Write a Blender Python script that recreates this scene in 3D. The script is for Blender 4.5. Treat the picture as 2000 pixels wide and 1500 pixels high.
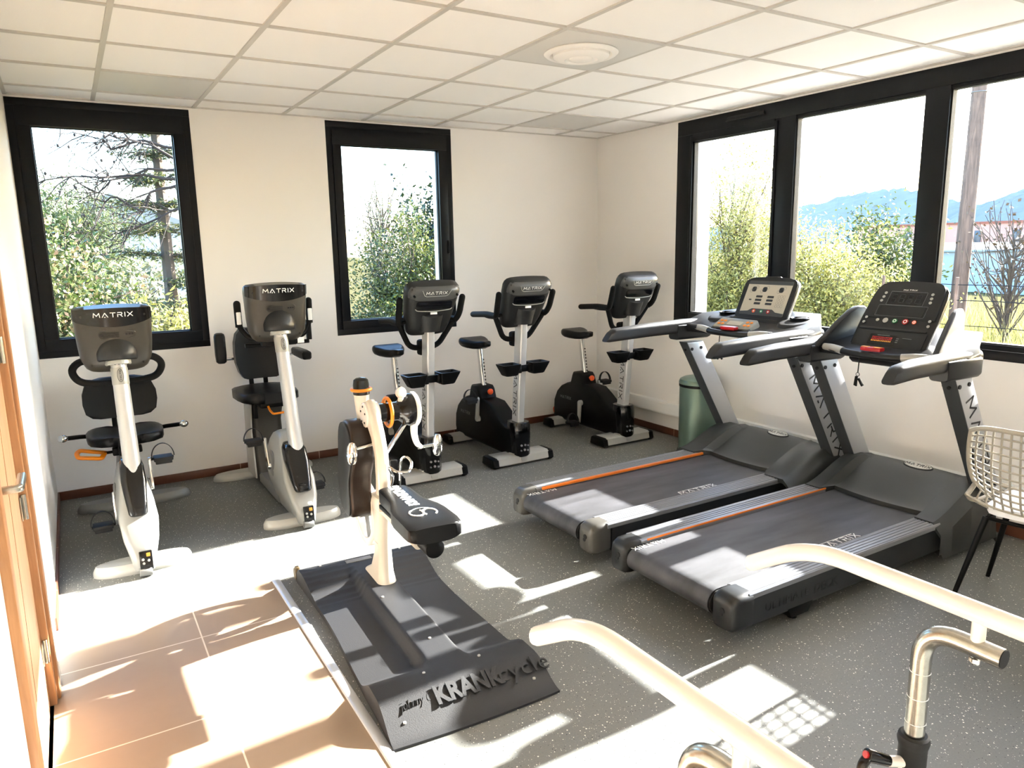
import bpy, bmesh, math, random
import numpy as np
from mathutils import Vector, Matrix, Quaternion
random.seed(7)
scn = bpy.context.scene
for o in list(bpy.data.objects): bpy.data.objects.remove(o)
COL = scn.collection
R = math.radians
V = Vector

# ------------------------------------------------------------------ camera
cam_d = bpy.data.cameras.new('camera'); cam = bpy.data.objects.new('camera', cam_d); COL.objects.link(cam)
cam_d.sensor_width = 36.0; cam_d.lens = 1420.4/2000*36.0; cam_d.clip_start = 0.02; cam_d.clip_end = 3000
_y, _p, _r = R(31.0386), R(-10.6531), R(-1.01877)
_f = V((math.sin(_y)*math.cos(_p), math.cos(_y)*math.cos(_p), math.sin(_p)))
_x = V((math.cos(_y), -math.sin(_y), 0)); _u = _x.cross(_f)
_X = _x*math.cos(_r)+_u*math.sin(_r); _U = -_x*math.sin(_r)+_u*math.cos(_r)
cam.matrix_world = Matrix(((_X.x,_U.x,-_f.x,-4.34),(_X.y,_U.y,-_f.y,-5.598),(_X.z,_U.z,-_f.z,1.628),(0,0,0,1)))
scn.camera = cam
# ------------------------------------------------------------------ light
SUN_DIR = V((-1.0, -0.055, -0.474)).normalized()      # travel direction of the sunlight
sun_d = bpy.data.lights.new('sun', 'SUN'); sun_d.energy = 19.0; sun_d.angle = R(0.6); sun_d.color = (1.0, .96, .92)
sun = bpy.data.objects.new('sun', sun_d); COL.objects.link(sun); sun.location = (30, 2, 15)
sun.rotation_euler = SUN_DIR.to_track_quat('-Z', 'Y').to_euler()
w = bpy.data.worlds.new('world'); scn.world = w; w.use_nodes = True
nt = w.node_tree; nt.nodes.clear()
sky = nt.nodes.new('ShaderNodeTexSky'); sky.sky_type = 'NISHITA'; sky.sun_disc = False
sky.sun_elevation = R(25.4); sky.sun_rotation = R(87.0); sky.altitude = 100; sky.air_density = 1.0; sky.dust_density = 1.6; sky.ozone_density = 1.0
bg = nt.nodes.new('ShaderNodeBackground'); bg.inputs['Strength'].default_value = 0.62
wo = nt.nodes.new('ShaderNodeOutputWorld'); hs = nt.nodes.new('ShaderNodeHueSaturation'); hs.inputs['Saturation'].default_value = 1.25; nt.links.new(sky.outputs[0], hs.inputs['Color']); nt.links.new(hs.outputs[0], bg.inputs[0]); nt.links.new(bg.outputs[0], wo.inputs[0])
vs = scn.view_settings; scn.display_settings.display_device = 'sRGB'
vs.view_transform = 'Standard'; vs.look = 'None'; vs.gamma = 1.0; vs.use_curve_mapping = False
vs.exposure = 1.85

# ------------------------------------------------------------------ materials
def lin(h):
    h = h.lstrip('#'); c = [int(h[i:i+2], 16)/255 for i in (0, 2, 4)]
    return tuple(x/12.92 if x <= .04045 else ((x+.055)/1.055)**2.4 for x in c)+(1,)
def mat(name, color, rough=.5, metal=0.0, bump=0.0, scale=60.0, var=0.0, coat=0.0, spec=.5):
    m = bpy.data.materials.new(name); m.use_nodes = True; t = m.node_tree; b = t.nodes['Principled BSDF']
    c = lin(color) if isinstance(color, str) else tuple(color)+(1,)
    b.inputs['Base Color'].default_value = c; b.inputs['Roughness'].default_value = rough; b.inputs['Metallic'].default_value = metal
    b.inputs['Coat Weight'].default_value = coat; b.inputs['Coat Roughness'].default_value = .15; b.inputs['Specular IOR Level'].default_value = spec
    tc = t.nodes.new('ShaderNodeTexCoord'); n = t.nodes.new('ShaderNodeTexNoise'); n.inputs['Scale'].default_value = scale; n.inputs['Detail'].default_value = 4
    t.links.new(tc.outputs['Object'], n.inputs['Vector'])
    if var:
        mx = t.nodes.new('ShaderNodeMix'); mx.data_type = 'RGBA'
        mx.inputs[6].default_value = tuple(x*(1-var) for x in c[:3])+(1,); mx.inputs[7].default_value = tuple(min(1, x*(1+var)) for x in c[:3])+(1,)
        t.links.new(n.outputs['Fac'], mx.inputs[0]); t.links.new(mx.outputs[2], b.inputs['Base Color'])
    if bump:
        bp = t.nodes.new('ShaderNodeBump'); bp.inputs['Strength'].default_value = bump; bp.inputs['Distance'].default_value = .002
        t.links.new(n.outputs['Fac'], bp.inputs['Height']); t.links.new(bp.outputs[0], b.inputs['Normal'])
    return m
def nd(t, kind, **kw):
    n = t.nodes.new(kind)
    for k, v in kw.items():
        if k in n.inputs: n.inputs[k].default_value = v
        else: setattr(n, k, v)
    return n
MT = {}
MT['wall'] = mat('white wall paint', '#f0ede9', .75, bump=.08, scale=180)
MT['jamb'] = mat('white outer render', '#f2f2f0', .8, bump=.1, scale=90)
MT['tile'] = mat('ceiling tile mineral', '#f9f7f5', .9, bump=.35, scale=240)
MT['tile_b'] = mat('ceiling tile metal', '#d6d4d0', .55, bump=.03, scale=120)
MT['tgrid'] = mat('ceiling grid steel', '#c9c5bf', .5)
MT['frame'] = mat('anthracite window aluminium', '#06080d', .42, bump=.04, scale=300, spec=.25)
MT['gasket'] = mat('black window gasket', '#050506', .6)
MT['black'] = mat('black plastic', '#050505', .45, bump=.06, scale=400, spec=.18)
MT['blackg'] = mat('black gloss plastic', '#070708', .16, bump=.01, scale=80)
MT['vinyl'] = mat('black vinyl', '#060607', .38, bump=.12, scale=350, spec=.3)
MT['foam'] = mat('black foam grip', '#060606', .75, bump=.2, scale=500, spec=.25)
MT['rubber'] = mat('black rubber', '#0d0d0e', .62, bump=.15, scale=200)
MT['shellg'] = mat('warm graphite shell', '#36332d', .38, bump=.05, scale=300)
MT['shelld'] = mat('dark graphite shell', '#191a1b', .42, bump=.05, scale=300)
MT['toplit'] = mat('lit grey console cap', '#4b4c4c', .32, bump=.03, scale=300)
MT['silver'] = mat('silver painted steel', '#b0b0ab', .34, .2, bump=.02, scale=200)
MT['body'] = mat('grey painted housing', '#989995', .36, .15, bump=.02, scale=200)
MT['rail'] = mat('grooved dark aluminium rail', '#85878c', .34, .4, bump=.02, scale=200)
MT['silverd'] = mat('grey painted steel', '#7c7d7c', .4, .3, bump=.02, scale=200)
MT['alu'] = mat('brushed aluminium', '#c6c7c7', .32, .45, bump=.03, scale=220)
MT['chrome'] = mat('chrome', '#d8d8d6', .09, 1.0)
MT['zinc'] = mat('worn galvanised steel', '#b6b3ab', .24, 1.0, bump=.08, scale=90, var=.18)
MT['enamel'] = mat('white enamel', '#eee8e1', .22, bump=.01, scale=60, coat=.4)
MT['cream'] = mat('cream white enamel', '#d9d3c6', .28, bump=.01, scale=60, coat=.3)
MT['brown'] = mat('brown stem and lit cover', '#2c221c', .32, .3, bump=.03, scale=200)
MT['orange'] = mat('orange plastic', '#f08a10', .42)
MT['orange2'] = mat('orange red plastic', '#e8551f', .42)
MT['stripe'] = mat('orange rail stripe', '#df741c', .4)
MT['red'] = mat('red plastic', '#b01015', .3)
MT['amber'] = mat('amber label', '#e59a3c', .4)
MT['white'] = mat('white print', '#f4f4f2', .5)
MT['greyp'] = mat('grey print', '#77787a', .5)
MT['darkp'] = mat('dark print', '#17181a', .5)
MT['hood'] = mat('charcoal hood plastic', '#2b2d2c', .48, bump=.1, scale=400)
MT['upr'] = mat('upright aluminium', '#b4b6b9', .36, .3, bump=.02, scale=160)
MT['uprd'] = mat('dark upright edge', '#45484a', .45, .3)
MT['skirt'] = mat('dark grey deck skirt', '#2a2c2e', .45, .2, bump=.03, scale=300)
MT['capg'] = mat('grey deck end cap', '#55534f', .36, .25, bump=.02, scale=200)
MT['dash'] = mat('black dashboard plastic', '#0e0f12', .34, bump=.03, scale=300)
MT['gripp'] = mat('dark treadmill arm plastic', '#1d1e20', .5, bump=.1, scale=500)
MT['screen'] = mat('dark display', '#05060a', .12)
MT['lcd'] = mat('pale lcd face', '#b9b4a6', .3)
MT['lcdg'] = mat('grey lcd', '#8b897f', .3)
MT['green'] = mat('green button', '#1f7a4a', .4)
MT['bin'] = mat('sage green bin steel', '#64796c', .34, .35, bump=.03, scale=120)
MT['chair'] = mat('greige chair shell', '#a59f92', .5, bump=.03, scale=200)
MT['pad'] = mat('white seat pad', '#eef0f4', .7, bump=.15, scale=300)
MT['base'] = mat('moulded black platform', '#1e1e20', .58, bump=.35, scale=260, var=.15)
MT['skirting'] = None
MT['brass'] = mat('bronze foot pad', '#6b5a3c', .45, .3)

def floor_rubber():
    m = bpy.data.materials.new('speckled rubber floor'); m.use_nodes = True; t = m.node_tree; b = t.nodes['Principled BSDF']
    tc = nd(t, 'ShaderNodeTexCoord'); L = t.links.new
    n = nd(t, 'ShaderNodeTexNoise', Scale=140.0, Detail=5.0); L(tc.outputs['Object'], n.inputs['Vector'])
    mx = nd(t, 'ShaderNodeMix', data_type='RGBA'); mx.inputs[6].default_value = lin('#5f605d'); mx.inputs[7].default_value = lin('#747570'); L(n.outputs['Fac'], mx.inputs[0])
    last = mx.outputs[2]
    for sc, th, colr, seed in ((84, .21, '#efe9dc', 0.0), (125, .18, '#cfc9be', 3.7), (95, .17, '#101010', 8.1), (110, .11, '#5d6f80', 13.3)):
        mp = nd(t, 'ShaderNodeMapping'); mp.inputs['Location'].default_value = (seed, seed*.7, 0); mp.inputs['Rotation'].default_value = (0, 0, seed); L(tc.outputs['Object'], mp.inputs[0])
        vo = nd(t, 'ShaderNodeTexVoronoi', Scale=float(sc)); L(mp.outputs[0], vo.inputs['Vector'])
        sp = nd(t, 'ShaderNodeSeparateColor'); L(vo.outputs['Color'], sp.inputs[0])
        r = nd(t, 'ShaderNodeMath', operation='MULTIPLY'); L(sp.outputs[0], r.inputs[0]); r.inputs[1].default_value = th*1.7      # fleck size varies, many cells have none
        r2 = nd(t, 'ShaderNodeMath', operation='SUBTRACT'); L(r.outputs[0], r2.inputs[0]); r2.inputs[1].default_value = th*.55
        lt = nd(t, 'ShaderNodeMath', operation='LESS_THAN'); L(vo.outputs['Distance'], lt.inputs[0]); L(r2.outputs[0], lt.inputs[1])
        mm = nd(t, 'ShaderNodeMix', data_type='RGBA'); L(lt.outputs[0], mm.inputs[0]); L(last, mm.inputs[6]); mm.inputs[7].default_value = lin(colr); last = mm.outputs[2]
    L(last, b.inputs['Base Color']); b.inputs['Roughness'].default_value = .55
    bp = nd(t, 'ShaderNodeBump', Strength=.12, Distance=.002); L(n.outputs['Fac'], bp.inputs['Height']); L(bp.outputs[0], b.inputs['Normal'])
    return m
def grid_mat(name, c1, c2, grout, px, py, ox, oy, gw, rough=.4, axis=(0, 1), nscale=3.0):
    """tiles with grout lines: period px,py (m), offsets, grout width"""
    m = bpy.data.materials.new(name); m.use_nodes = True; t = m.node_tree; b = t.nodes['Principled BSDF']; L = t.links.new
    tc = nd(t, 'ShaderNodeTexCoord'); sp = nd(t, 'ShaderNodeSeparateXYZ'); L(tc.outputs['Object'], sp.inputs[0])
    masks = []
    for ax, per, off in ((axis[0], px, ox), (axis[1], py, oy)):
        if not per: continue
        a = nd(t, 'ShaderNodeMath', operation='SUBTRACT'); L(sp.outputs[ax], a.inputs[0]); a.inputs[1].default_value = off
        p = nd(t, 'ShaderNodeMath', operation='PINGPONG'); L(a.outputs[0], p.inputs[0]); p.inputs[1].default_value = per/2
        l = nd(t, 'ShaderNodeMath', operation='LESS_THAN'); L(p.outputs[0], l.inputs[0]); l.inputs[1].default_value = gw/2; masks.append(l.outputs[0])
    mk = masks[0]
    if len(masks) > 1:
        q = nd(t, 'ShaderNodeMath', operation='MAXIMUM'); L(masks[0], q.inputs[0]); L(masks[1], q.inputs[1]); mk = q.outputs[0]
    n = nd(t, 'ShaderNodeTexNoise', Scale=nscale, Detail=6.0, Roughness=.65); L(tc.outputs['Object'], n.inputs['Vector'])
    mx = nd(t, 'ShaderNodeMix', data_type='RGBA'); mx.inputs[6].default_value = lin(c1); mx.inputs[7].default_value = lin(c2); L(n.outputs['Fac'], mx.inputs[0])
    m2 = nd(t, 'ShaderNodeMix', data_type='RGBA'); L(mk, m2.inputs[0]); L(mx.outputs[2], m2.inputs[6]); m2.inputs[7].default_value = lin(grout); L(m2.outputs[2], b.inputs['Base Color'])
    b.inputs['Roughness'].default_value = rough
    return m
MT['floor'] = floor_rubber()
MT['ftile'] = grid_mat('taupe floor tile', '#8b7763', '#9a8672', '#d8cbbb', .6, .6, -4.015, -2.43, .006, .38, nscale=4)
MT['skirt_b'] = grid_mat('brown skirting tile back', '#4f2d1d', '#6b3f2a', '#b89d88', .6, 0, -3.38, 0, .005, .4)
MT['skirt_s'] = grid_mat('brown skirting tile side', '#4f2d1d', '#6b3f2a', '#b89d88', .6, 0, -.5, 0, .005, .4, axis=(1, 0))
def wood(name, c1, c2, rot=0.0, scale=(1, 1, 1), rough=.42):
    m = bpy.data.materials.new(name); m.use_nodes = True; t = m.node_tree; b = t.nodes['Principled BSDF']; L = t.links.new
    tc = nd(t, 'ShaderNodeTexCoord'); mp = nd(t, 'ShaderNodeMapping'); L(tc.outputs['Object'], mp.inputs[0]); mp.inputs['Scale'].default_value = scale; mp.inputs['Rotation'].default_value = (rot, 0, 0)
    n = nd(t, 'ShaderNodeTexNoise', Scale=6.0, Detail=8.0, Roughness=.6, Distortion=.4); L(mp.outputs[0], n.inputs['Vector'])
    cr = nd(t, 'ShaderNodeValToRGB'); cr.color_ramp.elements[0].position = .3; cr.color_ramp.elements[0].color = lin(c1); cr.color_ramp.elements[1].position = .72; cr.color_ramp.elements[1].color = lin(c2)
    L(n.outputs['Fac'], cr.inputs[0]); L(cr.outputs[0], b.inputs['Base Color']); b.inputs['Roughness'].default_value = rough
    return m
MT['wood'] = wood('oak door veneer', '#b38b6a', '#cfac8b', R(32), (1, 9, .7))
MT['woodf'] = wood('oak door frame', '#8f6441', '#b0845c', 0, (9, 9, .6))
MT['polewood'] = wood('weathered pole wood', '#4a3a33', '#7d6558', 0, (5, 5, .5), .8)
def glass():
    m = bpy.data.materials.new('window glass'); m.use_nodes = True; t = m.node_tree; t.nodes.clear(); L = t.links.new
    o = nd(t, 'ShaderNodeOutputMaterial'); tr = nd(t, 'ShaderNodeBsdfTransparent'); tr.inputs[0].default_value = (.95, .965, .96, 1)
    gl = nd(t, 'ShaderNodeBsdfGlossy', Roughness=0.0); gl.inputs[0].default_value = (1, 1, 1, 1)
    fr = nd(t, 'ShaderNodeFresnel', IOR=1.22); mx = nd(t, 'ShaderNodeMixShader')
    L(fr.outputs[0], mx.inputs[0]); L(tr.outputs[0], mx.inputs[1]); L(gl.outputs[0], mx.inputs[2]); L(mx.outputs[0], o.inputs[0])
    return m
MT['glass'] = glass()
def leafmat(name, cols, trans=.35, rough=.5):
    m = bpy.data.materials.new(name); m.use_nodes = True; t = m.node_tree; b = t.nodes['Principled BSDF']; L = t.links.new
    g = nd(t, 'ShaderNodeNewGeometry'); cr = nd(t, 'ShaderNodeValToRGB'); el = cr.color_ramp.elements
    while len(el) < len(cols): el.new(.5)
    for i, c in enumerate(cols): el[i].position = i/(len(cols)-1); el[i].color = lin(c)
    L(g.outputs['Random Per Island'], cr.inputs[0]); L(cr.outputs[0], b.inputs['Base Color']); b.inputs['Roughness'].default_value = rough
    tl = nd(t, 'ShaderNodeBsdfTranslucent'); L(cr.outputs[0], tl.inputs[0]); mx = nd(t, 'ShaderNodeMixShader'); mx.inputs[0].default_value = trans
    o = t.nodes['Material Output']; L(b.outputs[0], mx.inputs[1]); L(tl.outputs[0], mx.inputs[2]); L(mx.outputs[0], o.inputs[0])
    return m

# ------------------------------------------------------------------ mesh helpers
OFF = V((0, 0, 0))
def frame_at(p):
    global OFF
    OFF = -V(p)
def rrect(w, h, r, n=4, cx=0, cy=0):
    r = min(r, w/2-1e-5, h/2-1e-5); out = []
    for (sx, sy, a0) in ((1, 1, 0), (-1, 1, 90), (-1, -1, 180), (1, -1, 270)):
        for i in range(n+1):
            a = R(a0+90*i/n); out.append((cx+sx*(w/2-r)+r*math.cos(a), cy+sy*(h/2-r)+r*math.sin(a)))
    return out
def ell(a, b, n=24, cx=0, cy=0):
    return [(cx+a*math.cos(2*math.pi*i/n), cy+b*math.sin(2*math.pi*i/n)) for i in range(n)]
def crom(pts, n=6, closed=False):
    P = [V(p) for p in pts]; out = []
    N = len(P); rng = range(N) if closed else range(N-1)
    for i in rng:
        p0 = P[i-1] if (closed or i > 0) else P[0]*2-P[1]
        p1 = P[i]; p2 = P[(i+1) % N]; p3 = P[(i+2) % N] if (closed or i+2 < N) else P[-1]*2-P[-2]
        for k in range(n):
            t = k/n; out.append(.5*((2*p1)+(p2-p0)*t+(2*p0-5*p1+4*p2-p3)*t*t+(3*p1-p0-3*p2+p3)*t**3))
    if not closed: out.append(P[-1])
    return out
def fillet(pts, rad, n=5):
    P = [V(p) for p in pts]; out = [P[0]]
    for i in range(1, len(P)-1):
        a = P[i-1]-P[i]; b = P[i+1]-P[i]; r = min(rad, a.length*.49, b.length*.49)
        s = P[i]+a.normalized()*r; e = P[i]+b.normalized()*r
        for k in range(n+1):
            t = k/n; out.append(s*(1-t)**2+P[i]*2*t*(1-t)+e*t*t)
    out.append(P[-1]); return out
class B:
    def __init__(s): s.bm = bmesh.new()
    def v(s, p): return s.bm.verts.new(V(p)+OFF)
    def face(s, vs):
        try: return s.bm.faces.new(vs)
        except ValueError: return None
    def loft(s, rings, cap0=True, cap1=True, closed=True, loop=False):
        Rv = [[s.v(p) for p in r] for r in rings]; n = len(Rv[0]); m = len(Rv)
        for i in range(m if loop else m-1):
            a, b = Rv[i], Rv[(i+1) % m]
            for j in range(n if closed else n-1): s.face((a[j], a[(j+1) % n], b[(j+1) % n], b[j]))
        if not loop:
            if cap0: s.face(list(reversed(Rv[0])))
            if cap1: s.face(Rv[-1])
        return s
    def box(s, c, d, bev=0.0, rot=None, seg=2):
        g = bmesh.ops.create_cube(s.bm, size=1.0); M = Matrix.Translation(V(c)+OFF) @ ((rot.to_matrix().to_4x4() if isinstance(rot, Quaternion) else rot.to_4x4()) if rot is not None else Matrix()) @ Matrix.Diagonal((d[0], d[1], d[2], 1))
        bmesh.ops.transform(s.bm, matrix=M, verts=g['verts'])
        if bev > 0:
            ed = {e for v_ in g['verts'] for e in v_.link_edges}
            bmesh.ops.bevel(s.bm, geom=list(ed), offset=min(bev, min(d)*.49), segments=seg, profile=.5, affect='EDGES')
        return s
    def cyl(s, a, b, r, r2=None, n=20, bev=0.0):
        a, b = V(a), V(b); ax = (b-a).normalized(); q = ax.to_track_quat('Z', 'Y'); X = q @ V((1, 0, 0)); Y = q @ V((0, 1, 0)); r2 = r if r2 is None else r2
        def ring(c, rr): return [c+X*rr*math.cos(2*math.pi*i/n)+Y*rr*math.sin(2*math.pi*i/n) for i in range(n)]
        L = (b-a).length
        if bev: rings = [ring(a, r-bev), ring(a+ax*bev*.3, r-bev*.3), ring(a+ax*bev, r), ring(b-ax*bev, r2), ring(b-ax*bev*.3, r2-bev*.3), ring(b, r2-bev)]
        else: rings = [ring(a, r), ring(b, r2)]
        return s.loft(rings)
    def lathe(s, prof, o, axis=(0, 0, 1), n=28, cap=True):
        ax = V(axis).normalized(); q = ax.to_track_quat('Z', 'Y'); X = q @ V((1, 0, 0)); Y = q @ V((0, 1, 0)); o = V(o)
        return s.loft([[o+ax*z+X*r*math.cos(2*math.pi*i/n)+Y*r*math.sin(2*math.pi*i/n) for i in range(n)] for r, z in prof], cap, cap)
    def sweep(s, path, sec, up=(0, 0, 1), closed=False, scale=None):
        """sec: list of 2D (side, up) points"""
        P = [V(p) for p in path]; N = len(P); rings = []; prev = None
        for i in range(N):
            if closed: t = (P[(i+1) % N]-P[i-1]).normalized()
            else: t = ((P[i+1] if i < N-1 else P[i])-(P[i-1] if i > 0 else P[i])).normalized()
            if prev is None:
                u_ = V(up)-t*V(up).dot(t)
                if u_.length < 1e-3: u_ = V((1, 0, 0))-t*t.x
                u_.normalize()
            else:
                u_ = prev-t*prev.dot(t); u_.normalize()
            prev = u_; sd = t.cross(u_); k = 1 if scale is None else (scale[i] if hasattr(scale, '__len__') else scale)
            rings.append([P[i]+sd*a*k+u_*b*k for a, b in sec])
        return s.loft(rings, loop=closed)
    def tube(s, path, r, n=12, closed=False, scale=None): return s.sweep(path, ell(r, r, n), closed=closed, scale=scale, up=(.13, .21, .97))
    def torus(s, c, axis, R_, r, n=36, m=10, sx=1.0, a0=0, a1=360):
        ax = V(axis).normalized(); q = ax.to_track_quat('Z', 'Y'); X = q @ V((1, 0, 0)); Y = q @ V((0, 1, 0)); c = V(c)
        full = a1-a0 >= 360; k = n if full else n+1
        rings = []
        for i in range(k):
            a = R(a0+(a1-a0)*i/n); d = X*math.cos(a)*sx+Y*math.sin(a)
            rings.append([c+d*(R_+r*math.cos(2*math.pi*j/m))+ax*r*math.sin(2*math.pi*j/m) for j in range(m)])
        return s.loft(rings, loop=full)
    def sphere(s, c, r, n=16, sc=(1, 1, 1)):
        g = bmesh.ops.create_uvsphere(s.bm, u_segments=n, v_segments=max(6, n//2), radius=1)
        bmesh.ops.transform(s.bm, matrix=Matrix.Translation(V(c)+OFF) @ Matrix.Diagonal((r*sc[0], r*sc[1], r*sc[2], 1)), verts=g['verts']); return s
    def prism(s, poly, fn, w0, w1, bev=0.0, seg=2):
        """poly 2D -> fn(u,v,w)"""
        n0 = len(s.bm.verts)
        a = [s.v(fn(u, v_, w0)) for u, v_ in poly]; b = [s.v(fn(u, v_, w1)) for u, v_ in poly]; n = len(poly); fs = []
        fs.append(s.face(list(reversed(a)))); fs.append(s.face(b))
        for j in range(n): fs.append(s.face((a[j], a[(j+1) % n], b[(j+1) % n], b[j])))
        bmesh.ops.recalc_face_normals(s.bm, faces=[f for f in fs if f])
        if bev > 0:
            ed = set(list(fs[0].edges)+list(fs[1].edges))
            bmesh.ops.bevel(s.bm, geom=list(ed), offset=bev, segments=seg, profile=.5, affect='EDGES')
        return s
    def pillow(s, rows, back, front, fn, ncol=16):
        """rows: [(v, halfwidth[, centre])]; back/front: depth f(u,v,t) with t=u/halfwidth; fn(u,depth,v)->point"""
        A, C_ = [], []
        for row in rows:
            v_, hw = row[0], row[1]; c = row[2] if len(row) > 2 else 0
            a, b = [], []
            for j in range(ncol+1):
                t = -1+2*j/ncol; u = c+t*hw; a.append(s.v(fn(u, back(u, v_, t), v_))); b.append(s.v(fn(u, front(u, v_, t), v_)))
            A.append(a); C_.append(b)
        m = len(rows)
        for i in range(m-1):
            for j in range(ncol):
                s.face((A[i][j], A[i][j+1], A[i+1][j+1], A[i+1][j])); s.face((C_[i][j+1], C_[i][j], C_[i+1][j], C_[i+1][j+1]))
            s.face((A[i][0], A[i+1][0], C_[i+1][0], C_[i][0])); s.face((A[i+1][ncol], A[i][ncol], C_[i][ncol], C_[i+1][ncol]))
        for j in range(ncol):
            s.face((A[0][j+1], A[0][j], C_[0][j], C_[0][j+1])); s.face((A[m-1][j], A[m-1][j+1], C_[m-1][j+1], C_[m-1][j]))
        return s
    def sheet(s, rows, fn):
        """open grid of points fn(u,v)"""
        G = [[s.v(fn(u, v_)) for u in us] for v_, us in rows]
        for i in range(len(G)-1):
            for j in range(len(G[0])-1): s.face((G[i][j], G[i][j+1], G[i+1][j+1], G[i+1][j]))
        return s
    def end(s, name, m, parent=None, ang=38, label=None, recalc=True):
        if recalc: bmesh.ops.recalc_face_normals(s.bm, faces=s.bm.faces)
        me = bpy.data.meshes.new(name); s.bm.to_mesh(me); s.bm.free()
        for p in me.polygons: p.use_smooth = True
        me.set_sharp_from_angle(angle=R(ang))
        me.materials.append(MT[m] if isinstance(m, str) else m)
        o = bpy.data.objects.new(name, me); COL.objects.link(o)
        if parent is not None: o.parent = parent
        if label: o['label'] = label
        return o
def thing(name, label, cat, loc=(0, 0, 0), rotz=0.0, group=None, frame=None):
    o = bpy.data.objects.new(name, None); COL.objects.link(o); o.location = loc; o.rotation_euler = (0, 0, rotz); o.empty_display_size = .1
    o['label'] = label; o['category'] = cat
    if group: o['group'] = group
    frame_at(loc if frame is None else frame); return o
def tag(o, label, cat, group=None, kind=None):
    o['label'] = label; o['category'] = cat
    if group: o['group'] = group
    if kind: o['kind'] = kind
    return o
def struct(o, label, cat):
    o['kind'] = 'structure'; o['label'] = label; o['category'] = cat; return o
def rotto(ux, uy):
    ux = V(ux).normalized(); uy = V(uy).normalized(); uz = ux.cross(uy)
    return Matrix(((ux.x, uy.x, uz.x), (ux.y, uy.y, uz.y), (ux.z, uy.z, uz.z)))
# stroke lettering for the wide sans word, cap height 1
STROKES = {'M': (1.25, [[(0, 0), (.12, 1), (.62, .3), (1.12, 1), (1.24, 0)]]), 'A': (1.15, [[(0, 0), (.55, 1), (1.1, 0)], [(.42, .02), (.6, .02)]]), 'T': (1.0, [[(0, 1), (1.0, 1)], [(.5, 1), (.5, 0)]]),
           'R': (.95, [[(0, 0), (0, .62)], [(0, 1), (.75, 1), (.88, .8), (.75, .5), (.2, .5)], [(.45, .5), (.9, 0)]]), 'I': (.12, [[(.05, 0), (.05, 1)]]), 'X': (1.0, [[(0, 1), (1, 0)], [(0, 0), (1, 1)]])}
def strokes(word, origin, ux, uy, h, mt, parent, name='lettering', th=.13, gap=.42, sx=1.0, depth=.0012, centre=True, surf=None, label=None):
    ux = V(ux).normalized(); uy = V(uy).normalized(); uz = ux.cross(uy); b = B(); x = 0; segs = []
    for ch in word:
        wd, st = STROKES[ch]
        for pl in st:
            for i in range(len(pl)-1): segs.append(((x+pl[i][0], pl[i][1]), (x+pl[i+1][0], pl[i+1][1])))
        x += wd+gap
    W = x-gap
    for (x0, y0), (x1, y1) in segs:
        if centre: x0 -= W/2; x1 -= W/2; y0 -= .5; y1 -= .5
        p = V((x0*sx, y0)); q = V((x1*sx, y1)); d = (q-p).normalized(); nn = V((-d.y, d.x))*th/2; p = p-d*th*.3; q = q+d*th*.3
        k = max(1, int((q-p).length/.25)) if surf else 1
        for i in range(k):
            pa = p+(q-p)*i/k; pb = p+(q-p)*(i+1)/k
            cs = [pa-nn, pb-nn, pb+nn, pa+nn]
            def P3(c, dz):
                g = 0 if surf is None else surf(c.x*h, c.y*h)
                return V(origin)+ux*c.x*h+uy*c.y*h+uz*(dz+g)
            b.loft([[P3(c, 0) for c in cs], [P3(c, depth) for c in cs]])
    return b.end(name, mt, parent, label=label)
def text(body, origin, ux, uy, size, mt, parent, name='lettering', depth=.001, align='CENTER', shear=0.0, spacing=1.0, bold=0.0, sx=1.0, label=None):
    cu = bpy.data.curves.new('txt', 'FONT'); cu.body = body; cu.size = size; cu.extrude = depth/2; cu.align_x = align; cu.align_y = 'CENTER'; cu.shear = shear; cu.space_character = spacing; cu.offset = bold; cu.resolution_u = 3
    o = bpy.data.objects.new('txt', cu); COL.objects.link(o); dg = bpy.context.evaluated_depsgraph_get(); me = bpy.data.meshes.new_from_object(o.evaluated_get(dg)); bpy.data.objects.remove(o)
    M = Matrix.Translation(V(origin)+OFF) @ rotto(ux, uy).to_4x4() @ Matrix.Diagonal((sx, 1, 1, 1)); me.transform(M); me.materials.clear(); me.materials.append(MT[mt]); me.name = name
    t = bpy.data.objects.new(name, me); COL.objects.link(t); t.parent = parent
    if label: t['label'] = label
    return t
# ================================================================== ROOM SHELL
frame_at((0, 0, 0))
H = 2.6; XL = -4.555; YB = -7.8; WT = .38
def wall_grid(name, m, axis, w0, w1, us, zs, holes, lab):
    """wall slab with rectangular holes. axis 'x': plane x=const spans y; axis 'y': plane y=const spans x"""
    b = B()
    us = sorted(set(us)); zs = sorted(set(zs))
    for i in range(len(us)-1):
        for j in range(len(zs)-1):
            cu_, cz = (us[i]+us[i+1])/2, (zs[j]+zs[j+1])/2
            if any(h[0] < cu_ < h[1] and h[2] < cz < h[3] for h in holes): continue
            c = ((w0+w1)/2, cu_, cz) if axis == 'x' else (cu_, (w0+w1)/2, cz)
            d = (abs(w1-w0), us[i+1]-us[i], zs[j+1]-zs[j]) if axis == 'x' else (us[i+1]-us[i], abs(w1-w0), zs[j+1]-zs[j])
            b.box(c, d)
    return struct(b.end(name, m), lab, 'wall')
W1 = (-4.553, -3.508, .965, 2.586); W2 = (-2.566, -1.519, .965, 2.586); W3 = (-4.34, -1.055, .965, 2.586); W4 = (-7.2, -5.0, .965, 2.586)
wall_grid('wall_back', 'wall', 'y', 0, WT, (XL-WT, W1[0], W1[1], W2[0], W2[1], WT), (-.4, W1[2], W1[3], 3.0), (W1, W2), 'white back wall with two tall dark framed windows')
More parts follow.
